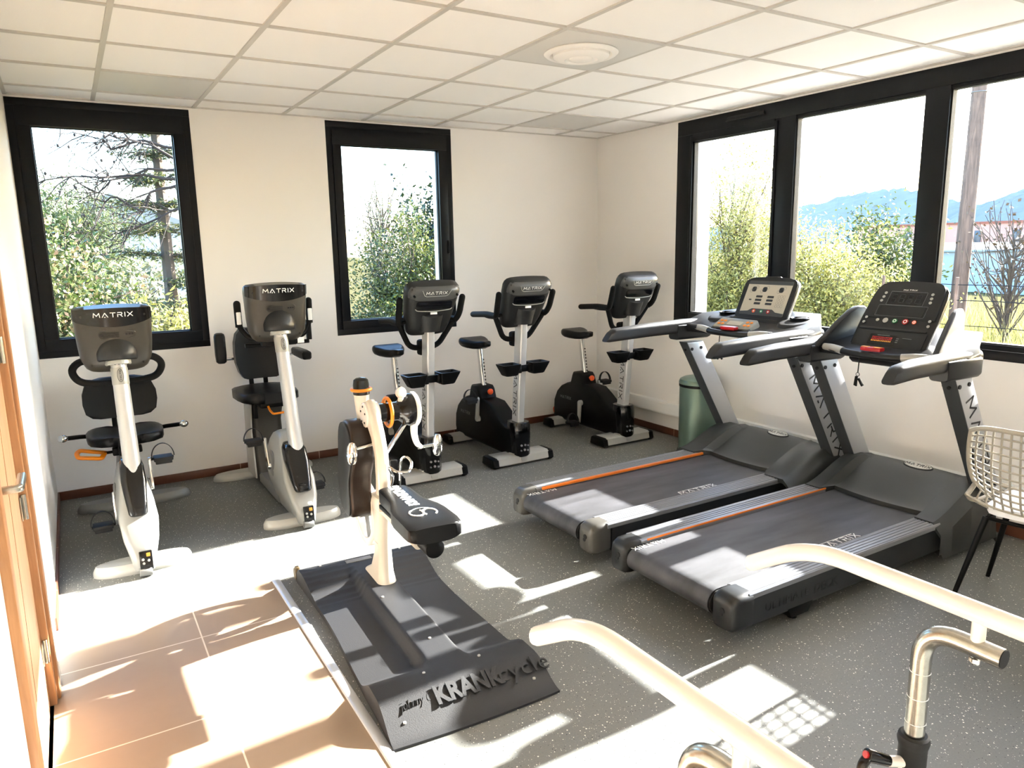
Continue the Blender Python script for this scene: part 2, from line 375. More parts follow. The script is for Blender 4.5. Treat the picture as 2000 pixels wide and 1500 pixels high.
wall_grid('wall_right', 'wall', 'x', 0, WT, (YB-WT, W4[0], W4[1], W3[0], W3[1], 0), (-.4, W3[2], W3[3], 3.0), (W3, W4), 'white right wall below the long dark framed window')
DY0, DY1 = -3.52, -2.60
wall_grid('wall_left', 'wall', 'x', XL-WT, XL, (YB-WT, DY0, DY1, 0), (-.4, 0, 2.12, 3.0), ((DY0, DY1, 0, 2.12),), 'white left wall beside the wooden door')
b = B(); b.box((XL/2, YB-WT/2, 1.3), (-XL, WT, 3.4)); struct(b.end('wall_front', 'wall'), 'white wall behind the camera', 'wall')
# floor : rubber with a tiled strip by the door
TX, TY = -3.61, -2.04
b = B()
b.box(((XL+0)/2, TY/2, -.05), (-XL, -TY, .1)); b.box((TX/2, (TY+YB)/2, -.05), (-TX, TY-YB, .1))
struct(b.end('floor', 'floor'), 'dark grey speckled rubber floor', 'floor')
b = B(); b.box(((XL+TX)/2-.03, (TY+YB)/2, -.05), (TX-XL+.06, TY-YB, .1)); struct(b.end('floor', 'ftile'), 'taupe tiled floor strip by the door', 'floor')
b = B(); b.prism([(-.02, 0), (.02, 0), (.017, .005), (.008, .008), (-.012, .008), (-.018, .005)], lambda u, v, w_: V((TX+u, w_, v)), TY-.0, YB); struct(b.end('trim_1', 'alu'), 'bright metal threshold strip between tile and rubber floor', 'trim')
b = B(); b.box(((XL+TX)/2, TY, .001), (TX-XL, .012, .004), .001); struct(b.end('trim_2', 'tgrid'), 'thin pale joint between tile and rubber floor', 'trim')
# ceiling
GX = .476-.476; gx0 = 0.0
b = B(); b.box((XL/2, YB/2, H+.06), (-XL+.4, -YB+.4, .1)); ceil = struct(b.end('ceiling', 'tile'), 'white suspended tile ceiling', 'ceiling')
gxs = [-.476-.6*k for k in range(0, 8)]; gys = [-.31-.6*k for k in range(0, 13)]
b = B()
for x in gxs:
    if x > XL: b.box((x, YB/2, H+.004), (.024, -YB, .012))
for y in gys: b.box((XL/2, y, H+.0045), (-XL, .024, .012))
b.box((XL/2, -.011, H+.004), (-XL, .022, .012)); b.box((XL+.011, YB/2, H+.004), (.022, -YB, .012)); b.box((-.011, YB/2, H+.004), (.022, -YB, .012))
b.end('ceiling_grid', 'tgrid', ceil, label='grey metal ceiling grid')
b = B()
def tile_at(i, j): return (-.476-.6*i-.3, -.31-.6*j-.3)
for x0, x1 in zip([0]+gxs, gxs+[XL]):
    if x1 < XL: x1 = XL
    if x0 <= XL: continue
    for y0, y1 in zip([0]+gys, gys+[YB]):
        if x0-x1 < .06 or y0-y1 < .06: continue
        ci, cj = (x0+x1)/2, (y0+y1)/2
        if abs(ci+1.976) < .2 and abs(cj+2.41) < .2: continue
        if (abs(ci+3.776) < .2 and abs(cj+.61) < .2) or (abs(ci+.776) < .2 and abs(cj+.61) < .2):
            q_ = B(); q_.box((ci, cj, H+.010), (x0-x1-.02, y0-y1-.02, .01), .002, seg=1); q_.end('access_panel', 'tile_b', ceil, label='slightly grey metal ceiling panel'); continue
        b.box((ci, cj, H+.010+random.uniform(0, .0025)), (x0-x1-.02, y0-y1-.02, .01), .002, seg=1)
b.end('ceiling_panels', 'tile', ceil)
# metal tiles with a slight sheen
lx, ly = -1.976, -2.41
t = thing('ceiling_vent', 'round white domed vent set in a grey metal ceiling panel', 'vent', (lx, ly, H-.004))
b = B(); b.box((lx, ly, H-.0005), (.575, .575, .006), .001); b.end('panel', 'tile_b', t, label='grey metal panel')
b = B(); b.lathe([(.185, 0), (.19, -.006), (.178, -.016), (.16, -.018), (.15, -.010), (.145, .0)], (lx, ly, H-.004), n=48); b.end('rim', 'wall', t)
b = B(); b.lathe([(.145, -.003), (.142, -.022), (.12, -.034), (.085, -.038), (.075, -.030), (.06, -.030), (.05, -.040), (.02, -.044), (.001, -.044)], (lx, ly, H-.004), n=48); b.end('dome', 'wall', t)
# skirting
frame_at((0, 0, 0))
b = B(); b.box((XL/2, -.006, .03), (-XL, .012, .06), .002); struct(b.end('baseboard_back', 'skirt_b'), 'brown tiled skirting along the back wall', 'baseboard')
b = B(); b.box((-.006, YB/2, .03), (.012, -YB, .06), .002); struct(b.end('baseboard_right', 'skirt_s'), 'brown tiled skirting along the right wall', 'baseboard')
b = B(); b.box((XL+.005, -1.01, .03), (.010, 2.02, .06), .002); struct(b.end('baseboard_left', 'skirt_s'), 'dark tiled skirting along the left wall', 'baseboard')
# cable trunking on the right wall
b = B()
b.prism([(0, .185), (-.05, .185), (-.052, .19), (-.052, .285), (-.05, .29), (0, .29)], lambda u, v, w_: V((u, w_, v)), -.002, -7.0)
b.box((-.0525, -3.5, .2375), (.002, 7.0, .075))
struct(b.end('trim_3', 'jamb'), 'white plastic cable trunking low on the right wall', 'trim')

# windows ------------------------------------------------------------------
def window_y(name, W, gx0_, gx1_, gz0, gz1, lab, shadow_side=False):
    x0, x1, z0, z1 = W; b = B(); y0, y1 = -.004, .07
    # outer frame, sash profile stepped towards the glass
    def ring(X0, X1, Z0, Z1, x0_, x1_, z0_, z1_, ya, yb):
        b.box(((X0+X1)/2, (ya+yb)/2, (Z1+z1_)/2), (X1-X0, yb-ya, Z1-z1_), .002); b.box(((X0+X1)/2, (ya+yb)/2, (Z0+z0_)/2), (X1-X0, yb-ya, z0_-Z0), .002)
        b.box(((X0+x0_)/2, (ya+yb)/2, (z0_+z1_)/2), (x0_-X0, yb-ya, z1_-z0_), .002); b.box(((X1+x1_)/2, (ya+yb)/2, (z0_+z1_)/2), (X1-x1_, yb-ya, z1_-z0_), .002)
    fx = .045
    ring(x0, x1, z0, z1, x0+fx, x1-fx, z0+fx, z1-fx, y0, y1)
    fr = struct(b.end(name, 'frame'), lab, 'window')
    b = B(); ring(x0+fx, x1-fx, z0+fx, z1-fx, gx0_, gx1_, gz0, gz1, y0-.008, y1-.012); b.end('sash', 'frame', fr)
    b = B(); ring(gx0_-.001, gx1_+.001, gz0-.001, gz1+.001, gx0_+.006, gx1_-.006, gz0+.006, gz1-.006, .018, .05); b.end('gasket', 'gasket', fr)
    b = B(); b.box(((gx0_+gx1_)/2, .034, (gz0+gz1)/2), (gx1_-gx0_, .020, gz1-gz0)); b.end('pane', 'glass', fr)
    b = B(); b.box(((x0+x1)/2, (y1+WT)/2+.02, z0-.006), (x1-x0, WT-y1+.06, .02)); b.end('sill', 'silverd', fr)
    return fr
f1 = window_y('window_1', W1, -4.433, -3.622, 1.086, 2.424, 'tall dark framed window left on the back wall')
f2 = window_y('window_2', W2, -2.454, -1.639, 1.076, 2.416, 'tall dark framed window in the middle of the back wall')
b = B(); b.box((-1.575, -.016, 1.64), (.022, .010, .11), .004); b.end('catch', 'black', f2)
def window_x(name, W, panes, lab):
    y0, y1, z0, z1 = W; b = B(); xa, xb = -.004, .075
    edges = [y1]+[e for p in panes for e in (p[1], p[0])]+[y0]
    zt = z1; zb = z0
    b.box(((xa+xb)/2, (y0+y1)/2, zt-.055), (xb-xa, y1-y0, .11), .002); b.box(((xa+xb)/2, (y0+y1)/2, zb+.0275), (xb-xa, y1-y0, .055), .002)
    for i in range(0, len(edges), 2):
        a, c = edges[i], edges[i+1]
        b.box(((xa+xb)/2, (a+c)/2, (zb+zt)/2-.0275), (xb-xa, a-c, zt-zb-.165), .002)
    fr = struct(b.end(name, 'frame'), lab, 'window')
    for k, (ya, yb_, gz0, gz1, opening) in enumerate(panes):
        b = B(); xs, xe = (-.012, .06) if opening else (.004, .055)
        gy0, gy1 = ya, yb_
        b.box(((xs+xe)/2, (gy0+gy1)/2, (gz1+zt-.11)/2), (xe-xs, gy1-gy0, max(.01, zt-.11-gz1)), .002)
        b.box(((xs+xe)/2, (gy0+gy1)/2, (gz0+zb+.055)/2), (xe-xs, gy1-gy0, max(.01, gz0-zb-.055)), .002)
        b.box(((xs+xe)/2, gy1+.012, (gz0+gz1)/2), (xe-xs, .024, gz1-gz0+.08), .002); b.box(((xs+xe)/2, gy0-.012, (gz0+gz1)/2), (xe-xs, .024, gz1-gz0+.08), .002)
        b.end('sash', 'frame', fr)
        b = B()
        for yy in (gy1-.004, gy0+.004): b.box((.03, yy, (gz0+gz1)/2), (.04, .008, gz1-gz0))
        for zz in (gz1-.004, gz0+.004): b.box((.03, (gy0+gy1)/2, zz), (.04, gy1-gy0, .008))
        b.end('gasket', 'gasket', fr)
        b = B(); b.box((.032, (gy0+gy1)/2, (gz0+gz1)/2), (.020, gy1-gy0, gz1-gz0)); b.end('pane', 'glass', fr)
    b = B(); b.box(((xb+WT)/2+.02, (y0+y1)/2, z0-.006), (WT-xb+.06, y1-y0, .02)); b.end('sill', 'silverd', fr)
    return fr
f3 = window_x('window_3', W3, [(-2.012, -1.225, 1.075, 2.42, 1), (-3.062, -2.182, 1.05, 2.458, 0), (-4.10, -3.203, 1.05, 2.458, 0)], 'long dark framed window on the right wall')
for yc in (-1.75, -3.76):
    b = B(); b.box((-.012, yc, 2.535), (.016, .34, .026), .006); b.box((-.017, yc, 2.520), (.010, .36, .008), .003); b.end('trickle_vent', 'frame', f3)
window_x('added_window', W4, [(-5.95, -5.15, 1.05, 2.458, 0), (-7.05, -6.1, 1.05, 2.458, 0)], 'unseen dark framed window added for light further along the right wall')  # out of view, added to let more light into the room

# door in the left wall -----------------------------------------------------
XD = XL-.012
b = B(); b.box((XD-.02, (DY0+DY1)/2, 1.042), (.04, DY1-DY0-.10, 2.078), .002); dr = struct(b.end('door_1', 'wood'), 'oak veneer door in the left wall', 'door')
b = B()
for yy in (DY0+.024, DY1-.024): b.box((XL-.05, yy, 1.06), (.124, .05, 2.12), .004)
b.box((XL-.05, (DY0+DY1)/2, 2.10), (.124, DY1-DY0, .05), .004)
for yy, s in ((DY0-.02, -1), (DY1+.02, 1)): b.box((XL+.010, yy, 1.07), (.026, .060, 2.14), .004)
b.box((XL+.005, (DY0+DY1)/2, 2.145), (.014, DY1-DY0+.09, .05), .004)
b.end('door_frame', 'woodf', dr)
b = B()
for k in range(2):
    y0_ = DY0+.30+.12*k
b.box((XD+.0005, DY1-.36, .98), (.0012, .0025, 1.45), rot=Matrix.Rotation(R(-9), 3, 'X')); b.end('groove', 'woodf', dr, label='thin inlay line')
for zz in (.22, .77, 1.32, 1.88):
    b = B(); b.cyl((XD+.012, DY1-.05, zz-.045), (XD+.012, DY1-.05, zz+.045), .0085, n=14); b.box((XD+.004, DY1-.066, zz), (.004, .03, .085), .001); b.end('hinge', 'zinc', dr)
hy = DY0+.115
b = B(); b.cyl((XD, hy, 1.04), (XD+.012, hy, 1.04), .026, n=24); b.sweep(fillet([(XD+.008, hy, 1.04), (XD+.062, hy, 1.04), (XD+.062, hy+.125, 1.04)], .012), rrect(.02, .02, .005, 3)); b.end('handle', 'zinc', dr, label='brushed steel lever handle')
b = B(); b.prism([(0, 0), (.10, 0), (.10, .06), (.085, .085), (.05, .095), (.015, .085), (0, .06)], lambda u, v, w_: V((w_, DY1+.04+u, v)), XL, XL+.022, .003); struct(b.end('trim_4', 'tgrid'), 'small pale plinth block beside the door frame', 'trim')
# ================================================================== UPRIGHT BIKES
def ring_z(w, d, r, z, cx=0, cy=0, n=4): return [V((x, y, z)) for x, y in rrect(w, d, r, n, cx, cy)]
def pedal_set(t, hub, side, ang, clen=.165, strap=True, crank_m='silver', pang=0.0):
    """hub point on the crank axis at the side of the body; ang measured from straight up, + towards -y"""
    hx, hy, hz = hub; d = V((0, -math.sin(R(ang)), math.cos(R(ang)))); ex = V((hx+side*.012, hy, hz)); pe = ex+d*clen
    b = B(); b.cyl((hx-side*.03, hy, hz), (hx+side*.022, hy, hz), .024, n=20, bev=.003)
    pth = [ex, ex+d*clen]
    q = d; sd = V((1, 0, 0)).cross(d)
    def fn(u, v_, w_): return ex+d*v_+sd*u+V((side*w_, 0, 0))
    out = [(.022*math.cos(a), .022*math.sin(a)) for a in [R(180+180*i/8) for i in range(9)]]+[(.014*math.cos(a), clen+.014*math.sin(a)) for a in [R(180*i/8) for i in range(9)]]
    b.prism(out, fn, -.004, .014, .003)
    cr = b.end('crank', crank_m, t)
    b = B(); px = pe.x+side*.075
    b.cyl((pe.x, pe.y, pe.z), (px+side*.055, pe.y, pe.z), .008, n=12)
    b.box((px, pe.y, pe.z), (.10, .085, .024), .006); b.box((px, pe.y-.03, pe.z-.016), (.085, .02, .022), .004)
    pd = b.end('pedal', 'rubber', t)
    if strap:
        b = B(); arc = [V((px-.058*math.cos(R(a)), pe.y-.005+.012*math.sin(R(a)), pe.z+.008+.075*math.sin(R(a)))) for a in range(0, 181, 12)]
        b.sweep(arc, rrect(.024, .004, .0015, 2), up=(0, 1, 0)) if False else b.sweep(arc, [(p[1], p[0]) for p in rrect(.026, .004, .0015, 2)], up=(0, 1, 0))
        b.end('pedal_strap', 'rubber', pd)
    return cr

def upright_bike(cx, label, cleft, seat_dz=0.0):
    t = thing('exercise_bike', label, 'exercise bike', (cx, -.6, 0), group='upright exercise bikes along the back wall', frame=(0, -.6, 0))
    # stabilisers
    for y, hw, dd, nm in ((-.985, .270, .185, 'front_foot'), (-.19, .235, .125, 'rear_foot')):
        b = B()
        prof = [(-dd/2+.012, .012), (dd/2-.012, .012), (dd/2, .022), (dd/2-.012, .070), (dd/2-.03, .080), (-dd/2+.03, .080), (-dd/2+.012, .070), (-dd/2, .022)]
        b.prism(prof, lambda u, v_, w_: V((w_, y+u, v_)), -hw+.04, hw-.04)
        b.box((0, y-dd/2+.005, .04), (.052, .008, .034), .003); ft = b.end(nm, 'silver', t)
        for s in (-1, 1):
            b = B(); p2 = [(u*1.05, max(0, v_*1.06-.006)) for u, v_ in prof]
            b.prism(p2, lambda u, v_, w_: V((w_, y+u, v_)), s*(hw-.055), s*hw, .014); b.box((s*(hw-.02), y-dd/2*.7, .03), (.036, .05, .05), .012); b.end('end_cap', 'black', ft)
    b = B(); b.box((0, -.985, .084), (.16, .12, .010), .003); b.end('mounting_plate', 'silver', t)
    # body
    prof = [(-.10, .055), (-.075, .12), (-.085, .23), (-.13, .315), (-.20, .375), (-.28, .41), (-.345, .43), (-.37, .50), (-.385, .525), (-.49, .525), (-.515, .50), (-.54, .43), (-.68, .425), (-.76, .38), (-.88, .300), (-.94, .285), (-1.00, .28), (-1.02, .10), (-.98, .055)]
    b = B(); b.prism(prof, lambda u, v_, w_: V((w_, u, v_)), -.080, .080, .022, 3); body = b.end('shroud', 'black', t, ang=50)
    b = B(); b.loft([ring_z(.13, .14, .05, .06, 0, -1.0), ring_z(.145, .16, .055, .075, 0, -1.0), ring_z(.15, .165, .055, .20, 0, -1.0), ring_z(.152, .168, .055, .205, 0, -1.0), ring_z(.152, .17, .055, .30, 0, -.995), ring_z(.14, .16, .05, .325, 0, -.99)]); b.end('front_cover', 'blackg', t)
    b = B()
    for (x, z, r) in ((-.028, .155, .008), (.005, .155, .008), (-.03, .115, .006), (.0, .118, .009), (.028, .112, .007), (.03, .15, .006)): b.cyl((x, -1.078, z), (x, -1.087, z), r, n=12)
    b.end('socket_panel', 'greyp', t, label='small sockets')
    strokes('MATRIX', (-.0805, -.28, .275), (0, -1, 0), (0, 0, 1), .024, 'greyp', body, sx=.9, label='small grey lettering')
    # mast
    b = B(); def_r = rrect(.060, .100, .016, 4)
    a0, a1 = V((0, -.985, .28)), V((0, -1.065, 1.12))
    b.loft([[a0+V((x, y, 0)) for x, y in def_r], [a1+V((x, y, 0)) for x, y in def_r]]); mast = b.end('mast', 'alu', t)
    dz = (a1-a0).normalized()
    mp = a0+(a1-a0)*((.545-.28)/.84)
    strokes('MATRIX', mp+V((-.0305, .004, 0)), -dz, V((0, -1, -.095)), .040, 'darkp', mast, sx=1.12, th=.15, label='dark vertical lettering')
    # console
    O = V((0, -1.095, 1.245)); up = V((0, -.45, .89)).normalized(); nn = V((0, -up.z, up.y)); fn = lambda u, d, v_: O+V((u, 0, 0))+nn*d+up*v_
    rows = [(-.215, .10), (-.210, .125), (-.19, .145), (-.12, .160), (-.02, .178), (.08, .192), (.13, .195), (.155, .188), (.172, .172), (.180, .145)]
    def bk(u, v_, tt):
        e = 1-abs(tt)**5; k = min(1, (v_+.216)/.05, (.183-v_)/.03)
        return .004+.062*(e**.5 if e > 0 else 0)*max(.0, k)**.5
    b = B(); b.pillow(rows, bk, lambda u, v_, tt: -.028-.012*(1-tt*tt), fn, 20); con = b.end('console', 'shelld', t, ang=60)
    b = B(); rows2 = [(.085, .17), (.095, .182), (.125, .187), (.150, .182), (.166, .168), (.174, .15)]
    b.pillow(rows2, lambda u, v_, tt: bk(u, v_, tt*.96)+.0035, lambda u, v_, tt: bk(u, v_, tt*.96)-.004, fn, 20); b.end('console_cap', 'toplit', con, ang=60, label='top band of the console, light put into its grey')  # lighter grey stands in for light on the upward bevel
    for s in (-1, 1):
        b = B(); b.cyl(fn(s*.155, .06, .12), fn(s*.155, .0715, .12), .008, n=12); b.end('screw', 'black', con)
    b = B(); tr = [(-.105, .162), (-.085, .125), (-.07, .118), (.07, .118), (.085, .125), (.105, .162)]
    b.tube([fn(u, .072, v_) for u, v_ in tr], .0018, 6); b.end('inlay_line', 'silver', con)
    strokes('MATRIX', fn(0, .0715, .142), (1, 0, 0), up, .020, 'white', con, sx=1.0, label='pale lettering')
    b = B(); b.prism(rrect(.26, .06, .014, 4, 0, .045), lambda u, v_, w_: fn(u, w_, v_), .062, .0685, .002); b.end('recess', 'screen', con)
    b = B(); b.tube(crom([fn(-.135, .067, .022), fn(-.11, .070, .010), fn(0, .0705, .003), fn(.11, .070, .010), fn(.135, .067, .022)], 5), .0028, 6); b.end('trim_line', 'silver', con)
    b = B(); b.box(fn(.005, .067, -.012), (.05, .003, .02), .001, rot=V((1, 0, 0)).to_track_quat('X', 'Z')); b.end('sticker', 'white', con, label='small white sticker')
    b = B(); b.prism(rrect(.30, .24, .02, 4, 0, .03), lambda u, v_, w_: fn(u, w_, v_), -.046, -.038, .002); b.end('display', 'screen', con)
    b = B(); c0 = a1+V((0, -.004, -.045))
    b.loft([[c0+V((0, -.004*k*10, k))+V((r*math.cos(a), 1.0*r*math.sin(a), .25*r*math.sin(a)*q)) for a in [2*math.pi*i/28 for i in range(28)]] for k, r, q in ((.006, .055, 0), (-.002, .066, 0), (.0, .072, 0), (.03, .078, .2), (.07, .086, .6), (.11, .096, 1.2), (.15, .10, 2.0))]); b.end('neck', 'shelld', t, label='dark neck under the console')
    # handlebars
    b = B(); r_ = .0195
    b.tube(fillet([(-.205, -1.035, 1.135), (-.105, -.975, .955), (.105, -.975, .955), (.205, -1.035, 1.135)], .06, 6), r_, 12)
    b.box((0, -.965, .955), (.085, .06, .11), .018)
    for s in (-1, 1):
        b.tube(fillet([(s*.165, -.80, 1.135), (s*.20, -.93, 1.135), (s*.212, -1.06, 1.14), (s*.225, -1.095, 1.19), (s*.230, -1.135, 1.30)], .035, 5), r_*1.1, 12)
        b.sphere((s*.230, -1.135, 1.30), r_*1.1, 12)
        b.tube(fillet([(s*.212, -1.055, 1.142), (s*.20, -.90, 1.145), (s*.175, -.64, 1.125)], .05, 5), r_*1.15, 12); b.sphere((s*.175, -.64, 1.125), r_*1.15, 12)
        b.tube([(s*.20, -1.05, 1.14), (s*.09, -1.04, 1.16)], .014, 10)
    b.end('handlebar', 'foam', t)
    # cup trays
    for s in (-1, 1):
        cxx = s*.115; b = B(); n = 4
        def rg(w_, d, z, ox=0, oy=0): return [V((cxx+x+ox, -1.075+y+oy, z)) for x, y in rrect(w_, d, .014, n)]
        b.loft([rg(.09, .075, .70), rg(.105, .085, .705), rg(.15, .125, .775, s*.01), rg(.155, .13, .785, s*.01), rg(.135, .11, .786, s*.01), rg(.125, .10, .775, s*.01), rg(.09, .07, .712)])
        b.box((s*.048, -1.09, .745), (.03, .05, .06), .006); b.end('cup_tray', 'black', t)
    b = B(); b.box((0, -1.085, .745), (.085, .022, .05), .004); b.end('tray_clamp', 'black', t)
    # seat
    ss = V((0, -.462, .50)); se = V((0, -.405, .84+seat_dz))
    b = B(); b.sweep([ss, se], rrect(.040, .046, .012, 3), up=(0, 1, 0)); sp = b.end('seat_post', 'chrome', t)
    b = B()
    for k in range(8):
        p = ss+(se-ss)*(.12+.08*k); b.cyl(p+V((.012, -.021, 0)), p+V((.012, -.0255, 0)), .006, n=10)
    b.end('height_hole', 'gasket', sp)
    b = B(); zt = .9+seat_dz; rows = []
    for y, hw, zz, th in ((-.555, .018, -.012, .030), (-.54, .032, -.004, .05), (-.50, .042, -.002, .062), (-.45, .052, -.008, .072), (-.40, .085, -.008, .075), (-.35, .115, .0, .078), (-.30, .125, .006, .078), (-.265, .118, .008, .072), (-.245, .095, .004, .055), (-.238, .06, -.004, .035)): rows.append((y, hw, zz, th))
    rings = []
    for y, hw, zz, th in rows:
        rr = rrect(hw*2, th, min(th, hw)*.48, 5); rings.append([V((x, y, zt+zz-th/2+zz2-.012*(1-(x/hw)**2)*(1 if zz2 > 0 else 0))) for x, zz2 in rr])
    b.loft(rings); b.end('saddle', 'vinyl', t, ang=80)
    b = B(); b.cyl((.01, -.49, .475), (.012, -.535, .478), .012, n=12); b.sphere((.012, -.55, .480), .025, 14, (1, .8, 1)); b.end('adjust_knob', 'orange2', t)
    b = B(); b.tube(fillet([(-.035, -.09, .07), (-.035, -.03, .085), (-.035, -.02, .13), (.035, -.02, .13), (.035, -.03, .085), (.035, -.09, .07)], .02, 4), .009, 8); b.end('lift_handle', 'orange2', t, label='orange lift handle')
    b = B(); b.box((0, -.13, .08), (.15, .12, .06), .02); b.box((0, -.55, .07), (.09, .75, .05), .01); b.end('base_beam', 'black', t)
    pedal_set(t, (-.084, -.52, .265), -1, cleft, .17); pedal_set(t, (.084, -.52, .265), 1, cleft+180, .17)
    return t
upright_bike(-2.27, 'upright exercise bike with saddle, in front of the middle window', 20)
upright_bike(-1.52, 'upright exercise bike with saddle, centre one of three, against plain wall', 8)
upright_bike(-.49, 'upright exercise bike with saddle, in the corner of the room', 183)

# ================================================================== RECUMBENT BIKES
def bike_front(t, cx, dy, zc, mb, mt_, tilt, bz=0.0, cox=0.0):
    """front half shared by both seated bikes. dy: y of the nose foot, zc: console centre height"""
    b = B()
    n = 28
    # white grey body, horizontal slices
    sl = [(.025, .095, dy-.055, dy+.45), (.035, .10, dy-.065, dy+.47), (.10, .125, dy-.055, dy+.52), (.18, .165, dy-.03, dy+.55), (.27, .185, dy+.015, dy+.57), (.36, .165, dy+.065, dy+.56), (.44, .135, dy+.11, dy+.52), (.49, .115, dy+.145, dy+.46), (.515, .09, dy+.18, dy+.40)]
    b.loft([[V((cx+x, (yf+max(0, z-.15)*bz*.9+yb)/2+y, z)) for x, y in rrect(w_, yb-yf-max(0, z-.15)*bz*.9, .035, 5)] for z, w_, yf, yb in sl]); body = b.end('body', 'body', t, ang=60)
    b = B()
    for s in (-1, 1): b.lathe([(.0, 0), (.085, 0), (.09, .006), (.07, .014), (.0, .016)], (cx+s*.078, dy+.40, .30), (s, 0, 0), 28)
    b.end('crank_cover', 'silverd', body)
    # black boot below the mast
    b = B(); sl2 = [(.300, .080, dy+.012, dy+.12), (.310, .090, dy+.008, dy+.14), (.36, .105, dy+.045, dy+.2), (.46, .12, dy+.095, dy+.25), (.53, .112, dy+.13, dy+.27), (.56, .09, dy+.16, dy+.27)]
    b.loft([[V((cx+x, (yf+yb)/2+y-.035*(bz > 0), z-.085*(bz > 0))) for x, y in rrect(w_*(1.12 if bz else 1), yb-yf, .03, 5)] for z, w_, yf, yb in sl2]); b.end('mast_boot', 'blackg', t, ang=60)
    # socket panel
    b = B(); sl_ = lambda z: dy-.055+(z-.10)/.17*.04
    pa, pb = V((cx+.006, dy-.068, .035)), V((cx+.006, dy-.055, .135)); upv = (pb-pa).normalized(); nv = V((0, -upv.z, upv.y)); fnp = lambda u, v_, w_: (pa+pb)/2+V((u, 0, 0))+upv*v_+nv*w_
    b.prism(rrect(.060, .098, .004, 2), fnp, -.01, .006, .001); pnl = b.end('socket_panel', 'blackg', t)
    b = B(); b.prism(rrect(.018, .018, .002, 2, .012, .03), fnp, .006, .010); b.end('socket', 'amber', pnl, label='tan coloured socket')
    b = B()
    for u, v_ in ((-.014, .008), (-.012, -.012), (.012, .0)): b.cyl(fnp(u, v_, .006), fnp(u, v_, .011), .0065, n=12)
    b.end('connector', 'silver', pnl)
    b = B(); b.prism(rrect(.028, .018, .004, 2, .0, -.033), fnp, .006, .009); b.end('power_inlet', 'gasket', pnl)
    b = B(); b.prism(rrect(.024, .016, .006, 3, .012, .066), fnp, -.004, .008, .002); b.end('tab', 'white', t, label='small white tab above the socket panel')
    b = B(); b.cyl((cx-.03, dy-.06, .026), (cx+.03, dy-.06, .026), .024, n=18, bev=.004); b.end('wheel', 'silverd', t)
    # front foot
    def foot(y, hw, hy, hz, m, nm):
        b = B(); rings = []
        for z, k in ((0, .97), (.010, 1.0), (hz*.55, .97), (hz*.80, .86), (hz, .74), (hz*1.02, .60)):
            rr = []
            for i in range(40):
                a = 2*math.pi*i/40; c, s_ = math.cos(a), math.sin(a); e = .62
                rr.append(V((cx+hw*(1-(1-k)*.25)*math.copysign(abs(c)**e, c), y+hy*k*math.copysign(abs(s_)**1.15, s_), z)))
            rings.append(rr)
        b.loft(rings); return b.end(nm, m, t, ang=30)
    foot(dy+.065, .235, .075, .055, 'silver', 'front_foot')
    # mast
    b = B(); p0, p1 = V(mb), V(mt_); ax = (p1-p0).normalized(); q = ax.to_track_quat('Z', 'Y'); X = V((1, 0, 0)); Y = ax.cross(X)
    def oval(c, a, bb): return [c+X*a*math.cos(2*math.pi*i/28)+Y*bb*math.sin(2*math.pi*i/28) for i in range(28)]
    b.loft([oval(p0-ax*.10, .043, .048), oval(p1, .038, .043)]); mast = b.end('mast', 'alu', t)
    b = B(); b.loft([oval(p1-ax*.115, .0395, .0455), oval(p1-ax*.11, .041, .047), oval(p1-ax*.03, .041, .047), oval(p1-ax*.025, .0395, .0455)]); bd = b.end('badge', 'silver', mast)
    wv = -ax; nb = Y if Y.y < 0 else -Y; cB = p1-ax*.068+nb*.0475
    xr = wv.cross(nb) if False else nb.cross(wv)
    b = B(); b.tube([cB+ax*.034*math.sin(2*math.pi*i/24)+V((.014*math.cos(2*math.pi*i/24), 0, 0)) for i in range(24)], .0011, 5, closed=True); b.end('badge_ring', 'darkp', bd)
    strokes('MATRIX', cB+nb*.0005, wv, nb.cross(wv), .0085, 'darkp', bd, sx=.82, th=.18, label='tiny vertical dark lettering')
    # flange
    b = B(); fl = p1+ax*.0; b.lathe([(.058, -.01), (.062, -.006), (.062, .012), (.05, .02)], fl, ax, 28); flg = b.end('flange', 'silver', t)
    b = B()
    for a in (-70, -110, -30, -150, -90+0):
        d = X*math.cos(R(a))+nb*(-math.sin(R(a))); b.cyl(fl+d*.052-ax*.012, fl+d*.052-ax*.004, .0045, n=8)
    b.end('bolt', 'gasket', flg)
    # console : back faces the room
    O = V((cx+cox, mt_[1]+.045, zc)); up = V((0, -math.sin(R(tilt)), math.cos(R(tilt)))); nn = V((0, -up.z, up.y)); fn = lambda u, d, v_: O+V((u, 0, 0))+nn*d+up*v_
    rows = [(-.185, .10), (-.18, .125), (-.165, .145), (-.12, .168), (-.04, .176), (.06, .182), (.12, .186), (.143, .184), (.153, .176), (.158, .165)]
    bow = lambda u: .006*(1-(u/.185)**2)
    topv = lambda u: .012*(1-(u/.18)**2)
    def bk(u, v_, tt):
        e = max(0, 1-abs(tt)**9); k = max(0, min(1, (v_+.19)/.06))
        return .075*k**.7*(.35+.65*e**.5)-.0-.035*(u/.185)**2
    fn2 = lambda u, d, v_: fn(u, d, v_+(topv(u) if v_ > .1 else 0))
    b = B(); b.pillow(rows, bk, lambda u, v_, tt: -.03, fn2, 24); con = b.end('console', 'shellg', t, ang=55, label='graphite console shell')
    b = B(); rb = []
    for k in range(9):
        v_ = .072+.088*k/8; rb.append((v_, None))
    low = lambda u: .070+.030*(abs(u)/.185)**2
    G = []
    for k in range(9):
        row = []
        for j in range(29):
            u = (-1+2*j/28)*.182; v0, v1 = low(u), .1565; v_ = v0+(v1-v0)*k/8; row.append(fn2(u, bk(u, v_, u/.184)+.0022, v_))
        G.append(row)
    vs_ = [[b.v(p) for p in r] for r in G]
